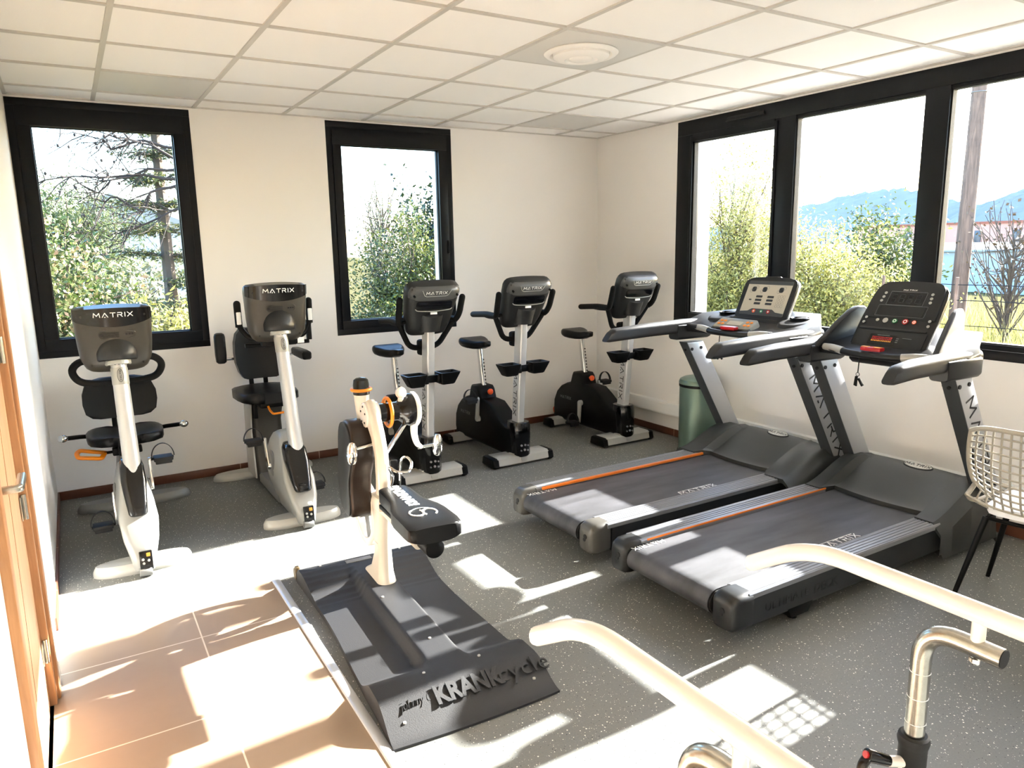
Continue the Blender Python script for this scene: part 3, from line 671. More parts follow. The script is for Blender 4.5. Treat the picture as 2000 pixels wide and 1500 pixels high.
    for i in range(8):
        for j in range(28): b.face((vs_[i][j], vs_[i][j+1], vs_[i+1][j+1], vs_[i+1][j]))
    top = b.end('top_band', 'blackg', con, label='black band across the console top')
    strokes('MATRIX', fn2(.0, .0, .122), (1, 0, 0), up, .022, 'white', top, sx=1.08, th=.16, surf=lambda u, v_: bk(u, .12+v_, u/.184)+.0028, label='white lettering')
    b = B()
    for s in (-1, 1): b.cyl(fn2(s*.145, .035, .12), fn2(s*.145, bk(s*.145, .12, .79)+.004, .12), .006, n=10)
    for s in (-1, 1): b.cyl(fn(s*.12, .02, -.135), fn(s*.12, bk(s*.12, -.135, .72)+.001, -.135), .005, n=10)
    b.end('screw', 'gasket', con)
    # ventilation strip
    b = B(); vz = .028; sf = lambda u: bk(u, vz, u/.18)
    pr = rrect(.175, .042, .0205, 6)
    b.loft([[fn(u+.01, sf(u+.01)+.0006, vz+v_) for u, v_ in pr], [fn(u*.97+.01, sf(u+.01)+.003, vz+v_*.93) for u, v_ in pr], [fn(u*.92+.01, sf(u+.01)+.0012, vz+v_*.80) for u, v_ in pr]]); gr = b.end('speaker_strip', 'shellg', con)
    b = B()
    for k in range(5): b.box(fn(-.02, sf(-.02)+.0025, vz-.012+.006*k), (.075, .003, .0026), rot=Matrix(((1, 0, 0), (0, nn.y, up.y), (0, nn.z, up.z))))
    b.cyl(fn(-.062, sf(-.06), vz), fn(-.062, sf(-.06)+.004, vz), .008, n=14)
    for u in (.052, .066, .08): b.box(fn(u, sf(u)+.0022, vz+.001), (.009, .0035, .009), rot=Matrix(((1, 0, 0), (0, nn.y, up.y), (0, nn.z, up.z))))
    b.end('slot', 'gasket', gr)
    # domed boot
    b = B(); pts = []
    for k, rx, ry, sh in ((.020, .060, .05, 0), (.012, .088, .07, 0), (.020, .096, .078, 0), (.055, .099, .082, .0), (.10, .092, .080, .012), (.135, .080, .07, .022), (.165, .062, .055, .032), (.185, .040, .036, .042), (.197, .018, .018, .05)):
        c = p1+ax*k-nb*sh; pts.append([c+X*rx*math.cos(2*math.pi*i/32)+nb*ry*math.sin(2*math.pi*i/32) for i in range(32)])
    b.loft(pts); b.end('neck', 'shelld', t, ang=70, label='dark domed boot where mast meets console')
    b = B(); b.prism(rrect(.28, .24, .02, 4, 0, .0), lambda u, v_, w_: fn(u, w_, v_), -.036, -.028, .002); b.end('display', 'screen', con)
    return fn, up, nn, foot
# ---- low recumbent bike by the left wall
t = thing('recumbent_bike', 'low recumbent exercise bike beside the left wall, with orange seat lever', 'exercise bike', (-4.15, -.9, 0))
cx = -4.16
fn, up, nn, foot = bike_front(t, cx, -1.565, 1.20, (cx+.004, -1.40, .50), (cx-.0, -1.285, 1.065), 8)
b = B()
b.tube(fillet([(cx-.10, -1.24, 1.075), (cx-.17, -1.21, 1.085), (cx-.222, -1.19, 1.035), (cx-.19, -1.18, .965), (cx-.11, -1.18, .950), (cx+.11, -1.18, .950), (cx+.19, -1.18, .965), (cx+.222, -1.19, 1.035), (cx+.17, -1.21, 1.085), (cx+.10, -1.24, 1.075)], .045, 6), .019, 12); b.end('handlebar', 'foam', t)
pedal_set(t, (cx-.075, -1.16, .315), -1, 178, .16, crank_m='chrome'); pedal_set(t, (cx+.085, -1.16, .33), 1, 0, .16, crank_m='chrome')
rx = -4.135
def foot_at(x0, *a):
    b = B(); y, hw, hy, hz, m, nm = a; rings = []
    for z, k in ((0, .97), (.010, 1.0), (hz*.55, .97), (hz*.80, .86), (hz, .74), (hz*1.02, .60)):
        rings.append([V((x0+hw*(1-(1-k)*.25)*math.copysign(abs(math.cos(q))**.62, math.cos(q)), y+hy*k*math.copysign(abs(math.sin(q))**1.15, math.sin(q)), z)) for q in [2*math.pi*i/40 for i in range(40)]])
    b.loft(rings); return b.end(nm, m, t, ang=30)
foot_at(-4.115, -.36, .335, .075, .055, 'silverd', 'rear_foot')
b = B(); b.loft([[V((rx+x, -.72+y, z)) for x, y in rrect(w_, d, .03, 4)] for z, w_, d, in ((.03, .12, .78), (.10, .13, .76), (.13, .10, .72))]); b.loft([[V((rx+x, yc+y, z)) for x, y in rrect(w_, d, .03, 4)] for z, w_, d, yc in ((.10, .14, .30, -.52), (.25, .15, .26, -.52), (.37, .12, .24, -.52), (.42, .10, .26, -.52))]); b.end('frame', 'silverd', t)
b = B(); b.box((rx, -.52, .445), (.11, .34, .06), .01); b.box((rx-.06, -.60, .43), (.05, .05, .05), .008); b.box((rx+.06, -.60, .43), (.04, .05, .045), .008); b.end('seat_carriage', 'black', t)
b = B()
rows = [(-.745, .10), (-.735, .16), (-.70, .195), (-.62, .21), (-.50, .215), (-.42, .20), (-.39, .17), (-.38, .12)]
b.pillow(rows, lambda u, v_, tt: .540+.016*(1-abs(tt)**4)**.5-.022*(1-tt*tt)**2, lambda u, v_, tt: .500-.01*(1-abs(tt)**4)**.5, lambda u, d, v_: V((rx+u, v_, d)), 20); b.end('seat', 'vinyl', t, ang=80)
b = B(); rows = [(.60, .12), (.61, .165), (.64, .20), (.70, .212), (.76, .210), (.81, .19), (.84, .15), (.85, .10)]
b.pillow(rows, lambda u, v_, tt: -.385+.035*(abs(u)/.21)**2*-1-.006*(1-abs(tt)**6), lambda u, v_, tt: -.325-.03*(abs(u)/.21)**2, lambda u, d, v_: V((rx+u, d+(v_-.6)*.22, v_)), 20); bk_ = b.end('backrest', 'vinyl', t, ang=80)
b = B(); b.sweep([(rx-.045, -.38, .47), (rx-.045, -.31, .55), (rx-.045, -.30, .72)], rrect(.03, .03, .006, 2)); b.sweep([(rx+.045, -.38, .47), (rx+.045, -.31, .55), (rx+.045, -.30, .72)], rrect(.03, .03, .006, 2)); b.end('back_support', 'black', t)
for s in (-1, 1):
    b = B(); b.tube(fillet([(rx+s*.12, -.42, .49), (rx+s*.22, -.47, .52), (rx+s*.33, -.58, .545)], .04, 4), .0135, 12); h = b.end('side_handle', 'black', t)
    b = B(); b.sphere((rx+s*.335, -.585, .547), .026, 14, (1.1, 1, .9)); b.end('handle_knob', 'chrome', h, label='chrome ball end of the side handle')
b = B(); b.tube([(rx-.06, -.60, .43), (rx-.13, -.62, .432)], .009, 10); lv = b.end('lever_rod', 'black', t)
b = B(); b.sweep(fillet([(rx-.125, -.61, .434), (rx-.145, -.60, .435), (rx-.255, -.59, .462), (rx-.275, -.62, .452), (rx-.268, -.665, .436), (rx-.15, -.675, .415), (rx-.135, -.64, .424), (rx-.125, -.61, .434)], .014, 4)[:-1], rrect(.026, .018, .006, 3), closed=True); b.end('lever_handle', 'orange', t, label='orange loop lever under the seat')
# ---- high backed bike
t = thing('recumbent_bike', 'tall exercise bike with high backrest and armrests, between the two back windows', 'exercise bike', (-3.27, -.8, 0))
cx = -3.27
fn, up, nn, foot = bike_front(t, cx, -1.375, 1.275, (cx+.012, -1.235, .43), (cx-.012, -1.145, 1.145), 6, .35, -.012)
b = B()
for s in (-1, 1):
    b.tube(fillet([(cx+s*.09, -1.05, 1.10), (cx+s*.17, -1.0, 1.115), (cx+s*.205, -.985, 1.17), (cx+s*.215, -.985, 1.20)], .03, 5), .017, 12)
b.box((cx, -1.06, 1.09), (.22, .05, .06), .014)
b.tube([(cx-.19, -.99, 1.065), (cx+.20, -.99, 1.065)], .013, 10); b.sweep([(cx+.205, -.985, 1.20), (cx+.205, -.985, 1.075)], rrect(.035, .03, .008, 3)); b.end('handlebar', 'black', t)
for s in (-1, 1):
    b = B(); b.tube([(cx+s*.214, -.985, 1.18), (cx+s*.216, -.985, 1.32)], .021, 14); b.sphere((cx+s*.216, -.985, 1.32), .021, 14); g = b.end('grip', 'foam', t)
    b = B(); b.box((cx+s*.215, -1.003, 1.235), (.026, .016, .075), .004); b.end('sensor_plate', 'white', g, label='pale sensor plate on the grip')
b = B(); b.box((cx+.105, -1.075, 1.085), (.085, .003, .035), .001); b.end('sticker', 'white', t, label='white paper tag beside the mast')
pedal_set(t, (cx-.085, -.965, .285), -1, -22, .17, crank_m='chrome'); pedal_set(t, (cx+.085, -.965, .285), 1, 158, .17, crank_m='chrome')
foot_at(-3.24, -.165, .36, .075, .05, 'silver', 'rear_foot')
cr_ = -3.235
b = B(); b.loft([[V((cr_+x, yc+y, z)) for x, y in rrect(w_, d, .04, 5)] for z, w_, d, yc in ((.03, .20, .30, -.30), (.10, .215, .30, -.29), (.22, .225, .27, -.28), (.34, .21, .22, -.275), (.45, .205, .20, -.285), (.54, .225, .22, -.30), (.60, .20, .24, -.32))]); b.end('seat_column', 'shellg', t, ang=60, label='dark curved seat column')
b = B(); b.loft([[V((cr_-.112*s+x*s, yc+y, z)) for x, y in rrect(.012, d, .004, 2)] for s in (1,) for z, d, yc in ((.05, .26, -.29), (.22, .24, -.28), (.38, .19, -.275), (.58, .22, -.31))]); b.end('column_trim', 'silver', t)
b = B(); b.loft([[V((cx+x, -.66+y, z)) for x, y in rrect(w_, .64, .02, 4)] for z, w_ in ((.03, .12), (.075, .12), (.09, .10))]); b.end('base_beam', 'silverd', t)
b = B(); rows = [(-.66, .10), (-.65, .15), (-.60, .185), (-.50, .20), (-.36, .205), (-.26, .19), (-.235, .15), (-.225, .10)]
b.pillow(rows, lambda u, v_, tt: .680+.016*(1-abs(tt)**4)**.5, lambda u, v_, tt: .635-.012*(1-abs(tt)**4)**.5, lambda u, d, v_: V((cr_-.01+u, v_, d)), 20); b.end('seat', 'vinyl', t, ang=80)
b = B(); rows = [(.74, .10), (.75, .125), (.79, .150), (.86, .168), (.93, .170), (1.0, .165), (1.06, .148), (1.09, .12), (1.10, .08)]
b.pillow(rows, lambda u, v_, tt: -.275-.03*(abs(u)/.18)**2, lambda u, v_, tt: -.205-.02*(abs(u)/.18)**2, lambda u, d, v_: V((cr_+.01+u, d+(v_-.74)*.12, v_)), 20); b.end('backrest', 'vinyl', t, ang=80)
b = B()
for s in (-1, 1): b.sweep([(cr_+s*.05, -.28, .60), (cr_+s*.05, -.20, .66), (cr_+s*.05, -.185, .88)], rrect(.03, .025, .005, 2))
b.end('back_support', 'black', t)
b = B(); b.tube([(cr_-.27, -.20, .885), (cr_+.30, -.20, .885)], .011, 12); b.end('arm_axle', 'chrome', t)
b = B(); b.loft([[V((cr_-.245+x, -.22+y, z)) for x, y in rrect(w_, d, .018, 4)] for z, w_, d in ((.862, .045, .05), (.872, .065, .065), (.92, .072, .07), (1.05, .070, .07), (1.068, .06, .06), (1.075, .04, .04))]); b.end('armrest', 'vinyl', t, label='armrest folded upright')
b = B(); b.loft([[V((cr_+.285+x, y, .90+z)) for x, z in rrect(w_, d, .018, 4)] for y, w_, d in ((-.17, .045, .04), (-.18, .065, .06), (-.40, .07, .065), (-.48, .065, .06), (-.495, .04, .04))]); b.end('armrest', 'vinyl', t, label='armrest folded forward')
b = B(); b.box((cr_, -.45, .60), (.16, .26, .05), .012); b.box((cr_-.085, -.40, .55), (.03, .08, .14), .008); b.end('seat_carriage', 'black', t)
b = B(); b.sweep(fillet([(cr_-.03, -.58, .59), (cr_-.025, -.60, .565), (cr_-.015, -.65, .548), (cr_+.075, -.65, .552), (cr_+.085, -.60, .57), (cr_+.08, -.58, .59)], .014, 4), rrect(.014, .014, .005, 3)); b.end('lever_handle', 'orange', t, label='orange lever under the seat')
# ================================================================== TREADMILLS
def treadmill(yc, label, kind, dx, dz):
    """x in world metres (rear end at -2.12, window wall at 0), y relative to the centre line"""
    t = thing('treadmill', label, 'treadmill', (-1.05+dx, yc, 0), group='treadmills facing the long window', frame=(-1.05, 0, 0))
    XR, XF = -2.10-dx, -.60; zt = .220; HW = .40 if kind == 1 else .39; BW = .27; UI = .405 if kind == 1 else .335; AY = UI+.040
    # deck rails
    for s in (-1, 1):
        prof = [(s*BW, zt-.028), (s*BW, zt-.004)]
        for k in range(5):
            y0 = BW+.012+k*.020; prof += [(s*y0, zt), (s*(y0+.013), zt), (s*(y0+.0145), zt-.0035), (s*(y0+.0185), zt-.0035)]
        prof += [(s*(HW-.004), zt-.001), (s*HW, zt-.008), (s*HW, zt-.028)]
        b = B(); b.prism(prof, lambda u, v_, w_: V((w_, u, v_)), XR, XF); b.end('side_rail', 'rail', t, ang=20)
        b = B(); b.prism([(s*(BW+.02), .068), (s*(HW-.012), .064), (s*(HW-.006), .078), (s*(HW-.002), zt-.03), (s*(BW+.02), zt-.03)], lambda u, v_, w_: V((w_, u, v_)), XR+.03, XF+.05); sk = b.end('deck_skirt', 'skirt', t)
        if s < 0:
            text('ULTIMATE', (XR+.10, -HW+.0035, .128), (1, 0, 0), (0, .04, 1), .062, 'dash', sk, align='LEFT', depth=.0016, sx=1.0, bold=-.0012, label='thin dark lettering')
            text('DECK', (XR+.42, -HW+.0035, .128), (1, 0, 0), (0, .04, 1), .062, 'dash', sk, align='LEFT', depth=.0016, bold=.0022, label='bold dark lettering')
        b = B(); hw_ = .055 if kind == 1 else .05
        yc_ = s*(BW+.062)
        secs = []
        for x, k, dz_ in ((XR+.02, 1.0, 0), (XR-.01, 1.03, 0), (XR-.055, 1.0, -.004), (XR-.085, .90, -.02), (XR-.098, .72, -.04)):
            secs.append([V((x, yc_+y*k, .142+z*(1.0 if k > .95 else k)+dz_*.3)) for y, z in rrect(.128, .158, .030, 5)])
        b.loft(secs); cp = b.end('end_cap', 'capg' if kind == 1 else 'shelld', t, ang=50)
        b = B(); b.cyl((XR-.09, yc_-.003, .150), (XR-.1005, yc_-.003, .150), .013, n=16); b.cyl((XR-.09, yc_+.004, .132), (XR-.1003, yc_+.004, .132), .010, n=16); b.end('bolt_hole', 'gasket', cp)
        b = B(); b.cyl((XR+.34, s*(HW-.05), .0), (XR+.34, s*(HW-.05), .05), .022, n=16); b.prism([(-.09, .08), (.09, .08), (.055, .025), (-.055, .025)], lambda u, v_, w_: V((XR+.34+u, w_, v_)), s*(HW-.008), s*(HW-.07), .004); b.end('foot', 'black', t)
        b = B(); b.cyl((XF+.2, s*.2, 0), (XF+.2, s*.2, .16), .02, n=14); b.end('front_foot', 'black', t)
    b = B(); b.cyl((XR-.045, -BW+.005, .146), (XR-.045, BW-.005, .146), .050, n=28); b.end('rear_roller', 'rubber', t)
    b = B(); path = [(XF+.25, .202), (XR-.03, .202)]+[(XR-.045-.058*math.sin(R(a)), .146+.056*math.cos(R(a))) for a in range(10, 180, 15)]+[(XR-.03, .090), (XF+.25, .092)]
    sec = [(-BW+.012, 0), (BW-.012, 0)]
    b.loft([[V((x, -BW+.012, z)), V((x, BW-.012, z))] for x, z in path], closed=False, cap0=False, cap1=False); bl = b.end('belt', 'belt', t, recalc=False)
    strokes('MATRIX', (-1.29-dx, -.228, .2028), (1, 0, 0), (0, 1, 0), .036, 'white', bl, sx=1.05, th=.13, label='white lettering on the belt')
    b = B(); b.box((-1.29-dx, -.203, .2028), (.27, .0025, .0012)); b.box((-1.29-dx, -.253, .2028), (.27, .0025, .0012)); b.end('logo_line', 'white', bl)
    strokes('MATRIX', (XR+.02, .243, .2026), (-1, 0, 0), (0, -1, 0), .030, 'white', bl, sx=.85, label='white lettering on the belt edge')
    b = B(); b.box(((XR+XF)/2, 0, .16), (XF-XR-.05, 2*BW-.04, .06)); b.end('deck_board', 'black', t)
    b = B(); sy = BW-.004
    if kind == 1: b.box(((XR+XF)/2+.02, sy, .2155), (XF-XR-.03, .018, .016), .003)
    else: b.box(((XR+XF)/2+.02, sy+.006, .2155), (XF-XR-.03, .0055, .010), .002)
    b.end('accent_stripe', 'stripe', t, label='orange stripe along the left rail')
    # motor hood
    b = B(); nx, ny = 30, 36; WH = UI+.085
    sm = lambda a: max(0, min(1, a))**2*(3-2*max(0, min(1, a)))
    def hz(x, y):
        ay = abs(y)/WH
        xe = -.535-.03*math.cos(min(1, abs(y)/.27)*math.pi/2) if abs(y) < .27 else -.665
        rise = sm((x-xe)/.42); top = .226+.125*rise
        top += .012*sm((.33-abs(y))/.06)*sm((x-xe)/.2)
        front = sm((-.075-x)/.10)
        z = .05+(top-.05)*max(front, 0)**.5
        if abs(y) > WH-.05: z -= .055*sm((abs(y)-WH+.05)/.05)
        return z
    ys = [WH*(-1+2*j/ny) for j in range(ny+1)]; G = []
    for i in range(nx+1):
        row = []
        for y in ys:
            xe = (-.535-.03*math.cos(min(1, abs(y)/.27)*math.pi/2)) if abs(y) < .262 else (-.645 if abs(y) > .278 else -.60)
            x = xe+(-.07-xe)*i/nx; row.append(V((x, y, hz(x, y))))
        G.append(row)
    vs_ = [[b.v(p) for p in r] for r in G]
    bot = [[b.v(V((p.x, p.y, .158 if abs(p.y) < WH-.03 and False else max(.03, min(p.z-.02, .200 if i == 0 else .03))))) for p in r] for i, r in ((0, G[0]), (1, G[-1]))]
    for i in range(nx):
        for j in range(ny): b.face((vs_[i][j], vs_[i][j+1], vs_[i+1][j+1], vs_[i+1][j]))
    for j in range(ny):
        b.face((vs_[0][j+1], vs_[0][j], bot[0][j], bot[0][j+1])); b.face((vs_[nx][j], vs_[nx][j+1], bot[1][j+1], bot[1][j]))
    for j in (0, ny):
        side = [vs_[i][j] for i in range(nx+1)]; lowv = [b.v(V((G[i][j].x, G[i][j].y, .035 if i > 1 else .066))) for i in range(nx+1)]
        for i in range(nx): b.face((side[i], side[i+1], lowv[i+1], lowv[i]))
    hd = b.end('motor_hood', 'hood', t, ang=45)
    b = B(); bz = hz(-.20, -.03)+.001; b.prism(ell(.036, .085, 32), lambda u, v_, w_: V((-.20+u, -.03+v_, bz+u*.25+w_)), -.012, .004, .002); bd = b.end('badge', 'gasket', hd)
    b = B(); b.prism(ell(.030, .078, 32), lambda u, v_, w_: V((-.20+u, -.03+v_, bz+u*.25+w_)), .003, .0055); b.end('badge_plate', 'silver', bd)
    strokes('MATRIX', (-.20, -.03, bz+.0057), (0, -1, 0), (1, 0, .25), .022, 'darkp', bd, sx=.85, th=.16, label='dark lettering')
    # uprights
    for s in (-1, 1):
        yo, yi = s*(UI+.072), s*UI
        P = [(-.30, .19), (-.02, .19), (-.035, .27), (-.345, .955), (-.645, .955)]
        P = [(-.165, .20), (-.005, .20), (-.475, .97), (-.635, .97)]
        b = B(); b.prism(P, lambda u, v_, w_: V((u, w_, v_)), min(yo, yi), max(yo, yi), .012, 2); up_ = b.end('upright', 'upr', t)
        b = B(); b.prism([(-.168, .20), (-.158, .20), (-.628, .97), (-.638, .97)], lambda u, v_, w_: V((u, w_, v_)), min(yo, yi)-.001, max(yo, yi)+.001, .004); b.end('upright_edge', 'uprd', up_, label='dark rear edge of the upright')
        b = B()
        for u, v_ in ((-.585, .92), (-.50, .925)): b.cyl((u, yo, v_), (u, yo+s*.006, v_), .011, n=12); b.cyl((u, yi, v_), (u, yi-s*.006, v_), .011, n=12)
        b.cyl((-.59, (yo+yi)/2, .92), (-.612, (yo+yi)/2, .912), .009, n=12)
        b.end('bolt', 'gasket', up_)
        if s < 0:
            d = V((.47, 0, -.77)).normalized(); c = V((-.318, yo-.0008, .585))
            strokes('MATRIX', c, d, V((.77, 0, .47)), .066, 'darkp', up_, sx=1.18, th=.15, gap=.5, label='dark lettering down the upright')
    # arms
    for s in (-1, 1):
        yy = s*AY; L_ = -1.29 if kind == 1 else (-1.20 if s > 0 else -1.12)
        b = B(); path = [V((x, yy-s*.0*(x+.5), z)) for x, z in ((L_, 1.012+dz), (L_+.03, 1.018+dz), (-.95, 1.03+dz), (-.62, 1.035+dz), (-.41, 1.03+dz))]
        secs = []
        for k, p in enumerate(path):
            kk = (.72, .95, 1.0, 1.05, 1.1)[k]
            secs.append([V((p.x+(-.03*z/.05 if k < 2 else 0)*-1, p.y+y*kk, p.z+z*kk)) for y, z in rrect(.078, .088, .026, 5)])
        b.loft(secs); b.end('arm', 'gripp', t, ang=50, label='padded side arm')
        b = B(); b.loft([[V((x, yy+y*k, 1.0+dz+z*k)) for y, z in rrect(.095, .105, .02, 4)] for x, k in ((-.72, .93), (-.715, 1.0), (-.44, 1.05), (-.415, .95))]); b.end('arm_bracket', 'dash', t)
    b = B(); hb = crom([(-.60, AY, 1.035+dz), (-.655, .27, 1.04+dz), (-.69, .12, 1.03+dz), (-.695, 0, 1.028+dz), (-.69, -.12, 1.03+dz), (-.655, -.27, 1.04+dz), (-.60, -AY, 1.035+dz)], 6); b.tube(hb, .0185, 14); hbar = b.end('handlebar', 'dash', t)
    for s in (-1, 1):
        b = B(); b.tube(crom([(-.643, s*.30, 1.0385+dz), (-.665, s*.235, 1.041+dz), (-.682, s*.165, 1.034+dz)], 4), .0205, 14); b.end('sensor_plate', 'silver', hbar, label='silver pulse grip')
    b = B(); b.prism([(-.02, -.055), (.02, -.055), (.028, 0), (.02, .055), (-.02, .055), (-.028, 0)], lambda u, v_, w_: V((-.675+u, v_+.0, 1.05+dz+w_)), 0, .022, .006); st_ = b.end('stop_button', 'red', t, label='red stop button')
    if kind == 2:
        b = B()
        for s in (-1, 1): b.box((-.682, s*.033, 1.0725+dz), (.026, .036, .003), .001)
        b.end('stop_label', 'amber', st_)
    b = B(); b.tube([(-.703, .05, 1.01+dz), (-.705, .05, .985+dz), (-.705, .052, .93+dz)], .003, 6); b.torus((-.705, .052, .922+dz), (1, 0, 0), .010, .0016, 18, 6); cl = b.end('safety_cord', 'black', t)
    b = B(); b.prism([(-.006, 0), (.006, 0), (.012, -.05), (-.004, -.055)], lambda u, v_, w_: V((-.705+w_, .052+u+.006, .912+dz+v_)), -.006, .006, .002); b.prism([(-.006, 0), (.006, -.006), (-.02, -.045), (-.03, -.038)], lambda u, v_, w_: V((-.705+w_, .045+u*1.0, .905+dz+v_)), -.006, .006, .002); b.end('safety_clip', 'black', cl)
    # dashboard body, rising towards the window
    b = B()
    secs = []
    for y, xa, xb, za, zb, th in ((-AY-.045, -.56, -.44, 1.02, 1.04, .03), (-AY-.02, -.64, -.41, .992, 1.06, .06), (-.30, -.66, -.19, 1.0, 1.10, .045), (-.12, -.67, -.18, 1.0, 1.105, .04), (.12, -.67, -.18, 1.0, 1.105, .04), (.30, -.66, -.19, 1.0, 1.10, .045), (AY+.02, -.64, -.41, .992, 1.06, .06), (AY+.045, -.56, -.44, 1.02, 1.04, .03)):
        L_ = xb-xa
        secs.append([V(((xa+xb)/2+x, y, za+dz+(x/L_+.5)*(zb-za)+th/2+z)) for x, z in rrect(L_, th, th*.45, 5)])
    b.loft(secs); b.end('dashboard', 'dash', t, ang=50)
    if kind == 1:
        for s in (-1, 1):
            # moulded pods with cup rings
            b = B(); rings = []
            for z, k in ((1.04, 1.0), (1.10, .97), (1.125, .9), (1.132, .78)):
                rings.append([V((-.385+.155*k*math.cos(a), s*(.285+.0)+.115*k*math.sin(a), z+dz*.6+.02*math.cos(a)*(z > 1.05))) for a in [2*math.pi*i/36 for i in range(36)]])
            b.loft(rings); pod = b.end('cup_pod', 'gripp', t, ang=50)
            b = B(); c = V((-.37, s*.285, 1.138+dz*.6)); b.lathe([(.060, -.006), (.062, .004), (.056, .008), (.050, .004), (.046, -.004), (.04, -.0045), (.001, -.0045)], c, (.0, 0, 1), 32); b.end('cup_ring', 'blackg', pod)
        O = V((-.335, 0, 1.262)); up = V((.43, 0, .90)).normalized(); nn = V((-up.z, 0, up.x))
        fn = lambda u, d, v_: O+V((0, -u, 0))+nn*d+up*v_
        rows = [(-.145, .185), (-.138, .20), (-.12, .207), (.06, .212), (.105, .21), (.128, .198), (.14, .175), (.145, .14)]
        fnt = lambda u, d, v_: fn(u, d, v_+(.010*(1-(u/.2)**2) if v_ > .1 else 0))
        b = B(); b.pillow(rows, lambda u, v_, tt: .012-.004*abs(tt)**8, lambda u, v_, tt: -.045*(1-abs(tt)**6)-.012, fnt, 20); con = b.end('console', 'silverd', t, ang=50, label='touch screen console')
        b = B(); rows2 = [(v_*.985, hw*.985) for v_, hw in rows]; b.pillow(rows2, lambda u, v_, tt: .0165, lambda u, v_, tt: .010, fnt, 20); bz = b.end('bezel', 'dash', con)
        b = B(); b.prism(rrect(.345, .235, .004, 2, 0, .006), lambda u, v_, w_: fn(u, w_, v_), .014, .0178); sc = b.end('screen', 'lcd', con, label='pale touch screen')
        b = B(); b.prism([(-.1725, .123), (.1725, .123), (.1725, .100), (-.1725, .100)], lambda u, v_, w_: fn(u, w_, v_), .0176, .0182); b.prism([(-.1725, -.1115), (.1725, -.1115), (.1725, -.092), (.11, -.086), (.08, -.068), (-.08, -.068), (-.11, -.086), (-.1725, -.092)], lambda u, v_, w_: fn(u, w_, v_), .0176, .0182); b.end('screen_bar', 'uprd', sc)
        ic = [(.035, .035, .012, u, .066) for u in (-.115, -.03, .10)]+[(.05, .015, .003, u, .016-.024*r_) for r_ in range(3) for u in (-.055, .035)]+[(.02, .008, .002, -.12, -.008)]
        for (w0, h0, r0, u0, v0) in ic:
            b = B(); b.prism(rrect(w0, h0, r0, 3, u0, v0), lambda a, c, w_: fn(a, w_, c), .0178, .0184); b.end('screen_icon', 'skirt', sc)
        b = B()
        for u in (-.115, -.03, .10):
            b.torus(fn(u-.018, .0182, .054), nn, .012, .0008, 20, 4); b.torus(fn(u+.02, .0182, .078), nn, .012, .0008, 20, 4)
        for r_ in range(4):
            for c in range(3): b.torus(fn(.098+.020*c, .0182, .022-.022*r_), nn, .0085, .0007, 16, 4)
        b.end('key_ring', 'greyp', sc)
        for u, m in ((-.06, 'orange2'), (0, 'green'), (.055, 'red')):
            b = B(); b.cyl(fn(u, .0180, -.085), fn(u, .0188, -.085), .013, n=20); k = b.end('screen_button', m, sc)
            b = B(); b.cyl(fn(u, .0187, -.085), fn(u, .0192, -.085), .006, n=12); b.end('button_mark', 'white', k)
        b = B(); b.prism(rrect(.12, .02, .008, 3, 0, .150), lambda u, v_, w_: fn(u, w_, v_), -.01, .016, .003); b.end('reader', 'shelld', con)
        b = B(); b.prism([(-.21, -.145), (.21, -.145), (.20, -.185), (-.20, -.185)], lambda u, v_, w_: fn(u, w_, v_), -.04, .05, .006); b.end('ledge', 'dash', con)
        # lower keypad
        O2 = V((-.60, .02, 1.093+dz*.7)); up2 = V((.86, 0, .50)).normalized(); n2 = V((-up2.z, 0, up2.x)); f2_ = lambda u, d, v_: O2+V((0, -u, 0))+n2*d+up2*v_
        b = B(); b.prism(rrect(.30, .105, .018, 4), lambda u, v_, w_: f2_(u, w_, v_), -.035, .006, .004); kp = b.end('keypad', 'lcdg', t, label='lower keypad with orange keys')
        b = B(); b.prism(rrect(.31, .035, .012, 4, 0, -.052), lambda u, v_, w_: f2_(u, w_, v_), -.05, .002, .004); b.end('keypad_edge', 'dash', kp)
        b = B(); b.prism(rrect(.11, .042, .004, 2), lambda u, v_, w_: f2_(u, w_, v_), .005, .0075); b.end('keypad_display', 'lcd', kp)
        b = B()
        for u in (-.12, -.09, .09, .12):
            for v_ in (.018, -.014): b.prism(rrect(.022, .017, .006, 3, u, v_), lambda a, c, w_: f2_(a, w_, c), .005, .0085, .001)
        b.end('key', 'orange', kp, label='orange keys')
    else:
        # tall side wings
        for s in (-1, 1):
            P = [(-.70, 1.05), (-.62, 1.11), (-.53, 1.19), (-.455, 1.245), (-.41, 1.265), (-.36, 1.265), (-.33, 1.245), (-.31, 1.18), (-.30, 1.05)]
            if s < 0: P = [(u-.05, v_+.02*(v_ > 1.1)) for u, v_ in P]
            yw = lambda u, w_: s*(.345-.20*(u+.75)+w_)
            b = B(); b.prism(P, lambda u, v_, w_: V((u, yw(u, w_), v_)), -.006, .026, .010); wg = b.end('wing', 'gripp', t, ang=50, label='curved side wing beside the console')
            b = B(); P2 = [(-.50+(u+.50)*.90, 1.06+(v_-1.06)*.93) for u, v_ in P]
            b.prism(P2, lambda u, v_, w_: V((u, yw(u, w_), v_)), -.010, -.004, .002); b.end('wing_panel', 'dash', wg)
        up = V((.53, 0, .75)).normalized(); O = V((-.46, 0, 1.205)); nn = V((-up.z, 0, up.x))
        fn = lambda u, d, v_: O+V((0, -u, 0))+nn*d+up*v_
        rows = [(-.225, .185), (-.215, .20), (-.19, .208), (.0, .212), (.14, .205), (.185, .196), (.21, .175), (.22, .145)]
        fnt = lambda u, d, v_: fn(u, d, v_+(.014*(1-(u/.2)**2) if v_ > .15 else 0))
